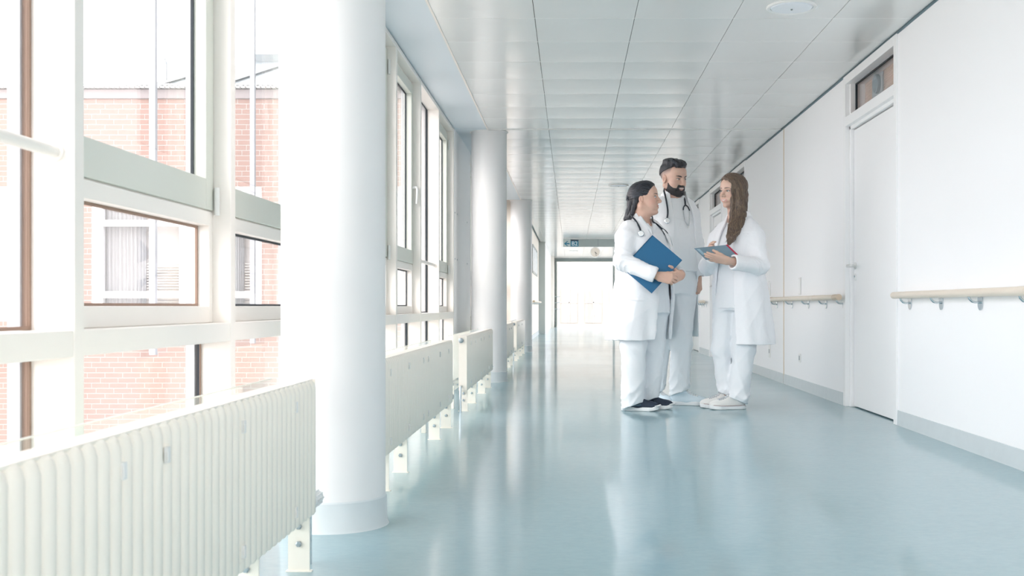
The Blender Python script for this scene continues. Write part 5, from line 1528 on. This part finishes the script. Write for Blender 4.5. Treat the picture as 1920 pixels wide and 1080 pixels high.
garment(Mn, 'coat', 'coat_man', (-0.34, -0.26, 0.47), (0.32, 0.30, 1.60), 0.0058,
    [tm(0.47, -0.05) + (0.200, 0.150, 0.17), tm(0.70, -0.04) + (0.195, 0.145, 0.165), tm(0.95, -0.02) + (0.190, 0.145, 0.155), tm(1.15) + (0.190, 0.142, 0.14), tm(1.30) + (0.186, 0.150, 0.14), tm(1.42) + (0.182, 0.135, 0.125), tm(1.50) + (0.125, 0.100, 0.10), tm(1.575) + (0.082, 0.076, 0.082)], fm,
    zr=(0.502, 1.578), shell=0.020, opening=opening_fn([(0.4, -0.070, 0.175), (0.9, -0.065, 0.150), (1.15, -0.070, 0.115), (1.40, -0.075, 0.085), (1.5, -0.070, 0.070), (1.62, -0.065, 0.065)]),
    build=sleeves([([(0.075, 0.045, 1.462), (0.105, 0.060, 1.41), ell_, (0.155, 0.042, 0.975), (0.153, 0.038, 0.955)], [0.066, 0.066, 0.057, 0.050, 0.050]),
                   ([(-0.130, -0.045, 1.462), (-0.165, -0.045, 1.41), elr, (-0.188, -0.07, 0.975), (-0.186, -0.073, 0.955)], [0.070, 0.070, 0.060, 0.050, 0.050])], seed=5, amp=0.004),
    drape=drape_fn(2.3, 1.15, 0.008), warp=folds(22, 0.0030, 19), key='coat')
lapel(Mn, 'collar', 'coat_man', [(1282, 370), (1291, 383), (1296, 398), (1297, 420)], [(1277, 371), (1281, 386), (1285, 402), (1292, 420)], ('coat', 'shirt', 'body'), 0.004)
lapel(Mn, 'collar', 'coat_man', [(1239, 364), (1235, 384), (1236, 404), (1242, 424)], [(1247, 359), (1248, 380), (1248, 402), (1247, 424)], ('coat', 'shirt', 'body'), 0.004)
# hair: swept-up top and faded sides, beard
def cutm(f, l, u):
    return np.maximum((f - 0.068) - (u - 0.085) * 0.3, 0.058 - u + np.clip(f, -0.12, 0.04) * 0.62)
hm = hair_obj(Mn, 'hair', 'hair_dark', hCm, hMm, hsm, [((-0.016, 0, 0.034), (0.104, 0.080, 0.090), 0)], cutm,
    lambda F, Pf: [F.ell(Pf(0.030, 0.0, 0.108), (0.066, 0.060, 0.026), hMm, 0.02), F.ell(Pf(-0.03, 0.0, 0.110), (0.07, 0.064, 0.022), hMm, 0.02),
                   F.chain([Pf(0.064, -0.046, 0.086), Pf(0.076, 0.0, 0.098), Pf(0.062, 0.048, 0.086)], [0.007, 0.012, 0.007], 0.02)],
    (-0.16, -0.19, 1.60), (0.15, 0.12, 1.85), 0.0036,
    flow=lambda f, l, u: (-0.0022 * np.sin((l + 0.45 * f + 0.012 * np.sin(f * 50)) * 150) - 0.0016 * np.sin((l + 0.4 * f) * 420 + 3 * np.sin(f * 70))) * np.clip((u - 0.05) / 0.04, 0, 1))
def cutb(f, l, u):
    side = u - np.interp(f, [0.0, 0.020, 0.032, 0.078, 0.11], [0.020, 0.016, -0.026, -0.050, -0.062])              # upper edge of the beard falls from the ear to the mouth corner
    mus = np.maximum(np.abs(l) - 0.036, np.abs(u + 0.050) - 0.010)
    b = np.minimum(side, np.where(f > 0.07, mus, 9))
    mouth = np.sqrt((l / 0.027) ** 2 + ((u + 0.0655 - 0.16 * np.abs(l)) / 0.0115) ** 2) - 1
    return np.maximum(np.maximum(b, np.where(u > -0.03, 0.002, -0.012) - f), np.where(f > 0.06, -mouth * 0.01, -9))
hair_obj(Mn, 'beard', 'beard_dark', hCm, hMm, hsm, [((0.030, 0, -0.026), (0.066, 0.0645, 0.092), 0), ((0.088, 0, -0.058), (0.019, 0.034, 0.023), 0.014), ((0.072, 0, -0.100), (0.024, 0.028, 0.024), 0.02), ((0.030, 0.045, -0.075), (0.05, 0.018, 0.030), 0.02), ((0.030, -0.045, -0.075), (0.05, 0.018, 0.030), 0.02), ((0.045, 0, -0.098), (0.048, 0.045, 0.030), 0.025)], cutb, None,
    (-0.14, -0.19, 1.52), (0.14, 0.1, 1.72), 0.003, flow=lambda f, l, u: -0.0012 * np.sin(u * 500 + l * 380) * np.sin(l * 450 + f * 200))
sn = shoe_meshes('sneaker')
for (x, y), ang in zip(((0.065, -0.035), (-0.13, 0.09)), (-0.22, -1.0)):
    place_shoe(Mn, sn, ('sneaker_pale', 'sole_white'), x, y, ang, extra=[laces('sole_white', sn[0])])
stethoscope(Mn, 'stethoscope of the bearded man', [(1251, 409), (1252, 396), (1250, 380), (1247, 366), (1245, 358)], [(1280, 366), (1284, 374), (1285, 383)],
    [(1248, 352, 0.02), (1260, 351, 0.085), (1275, 356, 0.06), (1279, 361, -0.02)], (1285, 384),
    [[(1282, 388), (1281, 394), (1284, 412), (1290, 424)], [(1290, 388), (1293, 395), (1293, 414), (1291, 426)]], (1251, 414), ('coat', 'shirt', 'body'))

# ---------------------------------------------------------------- the woman with long brown hair
a2 = R(47)
W2 = Person('long', 1.163, 7.96, 264.0, 1375, 766.5, (-math.cos(a2), -math.sin(a2)),
            'woman in white coat with long brown hair over her shoulder, reading papers')
f2 = W2.fwd; T2 = np.array([0.030, 0.0])
t2 = lambda z, fo_=0.0: tc(T2, z, fo_, f2)
hC2 = np.array([-0.016, -0.018, 1.546]); hM2 = head_frame((-math.cos(R(36)), -math.sin(R(36))), R(-5), R(-3)); hs2 = 0.98
sh2n = (0.128, -0.105, 1.275); el2n = (0.150, -0.185, 1.010); wr2n = (-0.098, -0.372, 1.036)
sh2f = (-0.100, 0.115, 1.275); el2f = (-0.190, 0.090, 1.010); wr2f = (-0.172, -0.150, 1.085)
body2 = body(W2, 'body', hC2, hM2, hs2, (-0.010, -0.012, 1.47), (0.005, -0.003, 1.33), (0.047, 0.055),
     [t2(0.72) + (0.12, 0.09, 0.10), t2(1.0) + (0.11, 0.09, 0.08), t2(1.2) + (0.13, 0.10, 0.085), t2(1.29) + (0.135, 0.07, 0.07), t2(1.35) + (0.06, 0.05, 0.05)], f2,
     [([sh2n, el2n, wr2n], [0.042, 0.034, 0.025]), ([sh2f, el2f, wr2f], [0.042, 0.034, 0.025])],
     [([(0.075, -0.045, 0.78), (0.050, -0.05, 0.44), (0.022, -0.032, 0.105)], [0.07, 0.048, 0.027]), ([(-0.055, 0.05, 0.78), (-0.085, 0.055, 0.44), (-0.048, 0.068, 0.105)], [0.07, 0.048, 0.027])],
     [dict(w=wr2n, d=(-0.95, -0.05, 0.20), n=(0.16, 0.55, 0.75), tsign=1, curl=[(0.05, 0.12, 0.1), (0.03, 0.1, 0.1), (0.0, 0.1, 0.1), (-0.02, 0.1, 0.1)], sc=1.0, thumb=(0.85, 0.12, 0.40)),
      dict(w=wr2f, d=(-0.25, -0.55, 0.55), n=(0.75, -0.5, -0.2), tsign=1, curl=[(0.3, 0.6, 0.4)] * 4, sc=0.95)],
     skin_fn((0.67, 0.445, 0.35), hC2, hM2, hs2, (0.62, 0.29, 0.26), (0.58, 0.31, 0.26)),
     (-0.38, -0.48, 0.05), (0.32, 0.26, 1.70),
     ([(-0.36, -0.115, 0.0042), (-0.115, 0.10, 0.0028)], [(-0.47, -0.13, 0.0042), (-0.13, 0.09, 0.0028)], [(1.41, 1.67, 0.0026), (0.99, 1.18, 0.004)]), smile=0.9)
face_bits(W2, body2, hM2, hs2, hC2, brow_w=0.0024, teeth=True, squint=0.65, brow_u=0.0205, look=0.002)
trousers(W2, 'trouser_white', [
    ([(0.085, -0.045, 0.78), (0.055, -0.050, 0.44), (0.018, -0.035, 0.04)], [0.102, 0.082, 0.072], 0.045),
    ([(-0.050, 0.050, 0.78), (-0.085, 0.055, 0.44), (-0.050, 0.065, 0.06)], [0.100, 0.076, 0.058], 0.075)],
    [t2(0.70) + (0.170, 0.125, 0.14), t2(0.84) + (0.165, 0.12, 0.13), t2(0.96) + (0.145, 0.105, 0.11)], 11, (-0.28, -0.26, 0.0), (0.30, 0.28, 0.98), f2, (-0.99, -0.12))
def neck2(F):
    F.cone((-0.01, -0.02, 1.48), (0.0, -0.015, 1.35), 0.075, 0.056, sub=True)
    F.cone((-0.035, -0.05, 1.40), (-0.055, -0.075, 1.325), 0.05, 0.012, sub=True)
garment(W2, 'shirt', 'shirt_white', (-0.24, -0.26, 0.68), (0.28, 0.24, 1.42), 0.0058,
    [t2(0.70) + (0.180, 0.140, 0.14), t2(0.85) + (0.175, 0.135, 0.135), t2(1.0) + (0.155, 0.125, 0.115), t2(1.14, 0.005) + (0.160, 0.140, 0.11), t2(1.25) + (0.165, 0.110, 0.10), t2(1.32) + (0.110, 0.075, 0.075), t2(1.385) + (0.066, 0.06, 0.06)], f2,
    zr=(0.712, 1.385), neck=neck2, warp=folds(24, 0.0028, 25), key='shirt')
garment(W2, 'coat', 'coat_white', (-0.34, -0.42, 0.44), (0.34, 0.34, 1.44), 0.0058,
    [t2(0.44, -0.035) + (0.228, 0.175, 0.19), t2(0.62, -0.03) + (0.222, 0.17, 0.185), t2(0.85, -0.01) + (0.205, 0.160, 0.165), t2(1.02) + (0.185, 0.145, 0.135), t2(1.15) + (0.190, 0.158, 0.130), t2(1.25) + (0.178, 0.135, 0.12), t2(1.33) + (0.116, 0.090, 0.09), t2(1.40) + (0.074, 0.068, 0.074)], f2,
    zr=(0.460, 1.402), shell=0.020, opening=opening_fn([(0.4, -0.150, 0.072), (0.7, -0.135, 0.055), (0.95, -0.110, 0.050), (1.15, -0.085, 0.060), (1.30, -0.060, 0.060), (1.45, -0.055, 0.055)]),
    build=sleeves([([(0.092, -0.070, 1.278), (0.130, -0.105, 1.215), el2n, (-0.045, -0.335, 1.026), (-0.068, -0.350, 1.030)], [0.064, 0.066, 0.060, 0.050, 0.050]),
                   ([(-0.065, 0.085, 1.275), (-0.115, 0.110, 1.21), el2f, (-0.174, -0.095, 1.065), (-0.173, -0.125, 1.075)], [0.062, 0.062, 0.056, 0.046, 0.046])], seed=8, amp=0.0055),
    drape=drape_fn(4.0, 1.0, 0.010), warp=folds(24, 0.0028, 29), key='coat')
lapel(W2, 'collar', 'coat_white', [(1388, 412), (1392, 428), (1388, 446), (1380, 466)], [(1372, 412), (1374, 428), (1373, 446), (1371, 466)], ('coat', 'shirt', 'body'), 0.004)
lapel(W2, 'chest_pocket', 'coat_white', [(1383, 437), (1394, 438), (1403, 438)], [(1383, 440), (1394, 441), (1403, 441)], ('coat',), 0.002, 0.003)
# long hair: cap, side masses and separate wavy locks
def cut2(f, l, u):
    near = l > 0
    line = (f - 0.048) - np.clip(u - 0.03, -0.2, 0.09) * 0.42 - np.where(near, 0.010, 0.0) * 1.0
    return np.where(u < 0.03, f - 0.052 + (0.03 - u) * 0.20, line)
def ext2(F, Pf):
    q = lambda px_, py_, y: np.array(W2.p(px_, py_, y))
    F.chain([q(1382, 352, -0.055), q(1386, 378, -0.070), q(1386, 402, -0.080), q(1384, 418, -0.105), q(1378, 432, -0.150), q(1371, 446, -0.185), q(1367, 456, -0.195)], [0.040, 0.045, 0.046, 0.042, 0.036, 0.028, 0.014], 0.02)
    F.chain([q(1388, 360, -0.01), q(1391, 390, -0.01), q(1391, 412, -0.03), q(1389, 428, -0.10)], [0.035, 0.030, 0.026, 0.016], 0.02)
    F.chain([q(1373, 350, -0.100), q(1373, 375, -0.100), q(1372, 402, -0.105), q(1369, 424, -0.135), q(1365, 444, -0.178)], [0.010, 0.013, 0.015, 0.014, 0.010], 0.015)
    F.chain([q(1390, 365, 0.05), q(1388, 400, 0.07), q(1384, 425, 0.10)], [0.05, 0.045, 0.02], 0.02)
h2 = hair_obj(W2, 'hair', 'hair_brown', hC2, hM2, hs2, [((-0.016, 0, 0.034), (0.108, 0.085, 0.094), 0), ((0.02, 0.0, 0.068), (0.068, 0.066, 0.060), 0.02)], cut2, ext2,
    (-0.14, -0.26, 1.12), (0.15, 0.14, 1.69), 0.0036,
    flow=lambda f, l, u: -0.0022 * np.sin(l * 210 + f * 190 + 4 * np.sin(u * 26)) - 0.0012 * np.sin(f * 420 - l * 300 + 3 * np.sin(u * 40)))
def strands(per, parent, obj, mats, paths, rad, off=0.0, n=22):
    """thin locks laid on the visible surface of a hair mesh; paths: functions t -> pixel"""
    tree = BVHTree.FromPolygons([v.co for v in obj.data.vertices], [p_.vertices for p_ in obj.data.polygons])
    groups = [MB() for _ in mats]
    for k, (fn, mi) in enumerate(paths):
        pts = []; last = None
        for i in range(n + 1):
            q = fn(i / n); y = per.ray(*q, trees=[tree])
            y = y if y is not None else last
            if y is None: continue
            if last is not None and abs(y - last) > 0.03: y = last + math.copysign(0.006, y - last)
            last = y; pts.append(per.p(*q, y - off))
        if len(pts) > 6:
            m_ = len(pts); r = [rad * (0.35 + 0.65 * min(1, 4 * i / m_)) * (1 if i < m_ * 0.8 else max(0.15, (m_ - i) / (m_ * 0.2))) for i in range(m_)]
            groups[mi].tube(pts, r, 6)
    for g, m in zip(groups, mats):
        if g.v: per.mb_obj(g, 'hair_strands', m, parent, smooth=80)
rs_ = np.random.RandomState(4)
HB = [(326, 1361, 1380), (335, 1362, 1391), (345, 1367, 1397), (360, 1371, 1400), (380, 1372, 1402), (400, 1371, 1402), (415, 1368, 1400), (425, 1365, 1395), (435, 1363, 1388), (445, 1360, 1381), (456, 1359, 1374)]
def w2_path(c, y0_, y1_, ph, wv):
    def f(t):
        py_ = y0_ + (y1_ - y0_) * t
        xl = np.interp(py_, [h[0] for h in HB], [h[1] for h in HB]); xr = np.interp(py_, [h[0] for h in HB], [h[2] for h in HB])
        low = np.clip((py_ - 405) / 30, 0, 1)
        return (xl + (xr - xl) * np.clip(c + (0.03 + 0.20 * low) * math.sin(py_ * wv + ph), 0.02, 0.98), py_)
    return f
paths = []
for i in range(130):
    c = rs_.uniform(0.04, 0.96)
    paths.append((w2_path(c, rs_.uniform(328, 352), rs_.uniform(420, 456), c * 5 + rs_.uniform(0, 1.2), 0.17), int(rs_.choice([0, 1, 1, 2]))))
strands(W2, h2, h2, ('hair_brown_dark', 'hair_brown', 'hair_brown_light'), paths, 0.0023, -0.0006)
# sheen strands in the two dark heads of hair
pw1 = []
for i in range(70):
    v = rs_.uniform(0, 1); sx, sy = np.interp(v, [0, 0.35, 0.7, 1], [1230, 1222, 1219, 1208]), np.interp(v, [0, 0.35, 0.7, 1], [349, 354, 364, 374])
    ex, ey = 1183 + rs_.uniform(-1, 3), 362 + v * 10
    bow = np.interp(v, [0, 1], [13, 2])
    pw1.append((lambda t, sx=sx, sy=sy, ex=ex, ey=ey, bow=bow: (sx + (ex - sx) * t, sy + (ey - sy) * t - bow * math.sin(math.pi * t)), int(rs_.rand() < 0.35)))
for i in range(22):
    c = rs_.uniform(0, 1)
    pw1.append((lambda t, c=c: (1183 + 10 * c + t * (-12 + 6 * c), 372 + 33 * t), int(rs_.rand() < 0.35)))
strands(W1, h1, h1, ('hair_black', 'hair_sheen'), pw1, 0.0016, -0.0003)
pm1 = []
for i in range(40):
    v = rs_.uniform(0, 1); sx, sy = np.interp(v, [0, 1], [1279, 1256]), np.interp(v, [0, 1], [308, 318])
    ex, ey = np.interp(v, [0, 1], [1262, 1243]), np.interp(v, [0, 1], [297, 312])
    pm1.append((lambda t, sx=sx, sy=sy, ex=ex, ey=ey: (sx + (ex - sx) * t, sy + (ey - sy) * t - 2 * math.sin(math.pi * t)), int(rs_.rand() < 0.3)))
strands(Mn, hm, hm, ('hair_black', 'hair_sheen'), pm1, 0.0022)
cv = shoe_meshes('canvas')
stripe = ('sole_line', MB().tube([(-0.115, -0.0245, 0.026), (-0.06, -0.0405, 0.026), (0.0, -0.0395, 0.026), (0.075, -0.0495, 0.026), (0.125, -0.034, 0.031)], 0.0016, 5)
          .tube([(-0.115, 0.0245, 0.026), (-0.06, 0.0405, 0.026), (0.0, 0.0425, 0.026), (0.075, 0.0535, 0.026), (0.125, 0.034, 0.031)], 0.0016, 5), 'sole_stripe')
for (x, y), ang in zip(((-0.045, -0.030), (-0.095, 0.085)), (math.pi + 0.18, math.pi + 0.10)):
    place_shoe(W2, cv, ('canvas_white', 'sole_white'), x, y, ang, extra=[laces('lace_grey', cv[0]), stripe])
# papers in a clear cover held in her hands
tb = empty('document_folder', (1.163 - 0.12, 7.96 - 0.36, 1.06), 'clear grey document folder with red spine held by the long-haired woman', 'folder')
cor = [np.array(W2.p(*q)) + np.array(WL[W2.root]) for q in ((1301, 466, -0.330), (1363.5, 459.5, -0.270), (1386, 481, -0.320), (1323.5, 487.5, -0.380))]
def tab_slab(u0, u1, v0, v1, t0, t1):
    n = unit(np.cross(cor[1] - cor[0], cor[3] - cor[0])); n = n if n[1] < 0 else -n
    def q(u, v, t): return tuple((cor[0] * (1 - u) + cor[1] * u) * (1 - v) + (cor[3] * (1 - u) + cor[2] * u) * v + n * t)
    mb = MB(); mb.v = [q(u, v, t) for t in (t0, t1) for u, v in ((u0, v0), (u1, v0), (u1, v1), (u0, v1))]
    mb.f = [(0, 3, 2, 1), (4, 5, 6, 7), (0, 1, 5, 4), (1, 2, 6, 5), (2, 3, 7, 6), (3, 0, 4, 7)]
    return mb
part(tab_slab(0, 1, 0, 1, 0.0015, 0.003), 'front_cover', 'folder_clear', tb)
part(tab_slab(0.01, 0.99, 0.02, 0.98, -0.002, 0.0014), 'paper_stack', 'paper', tb)
part(tab_slab(0.955, 1.01, -0.01, 1.01, -0.0035, 0.0045), 'spine', 'spine_red', tb)
part(tab_slab(0.05, 0.13, 0.10, 0.60, 0.003, 0.0036), 'label_strip', 'label_blue', tb)
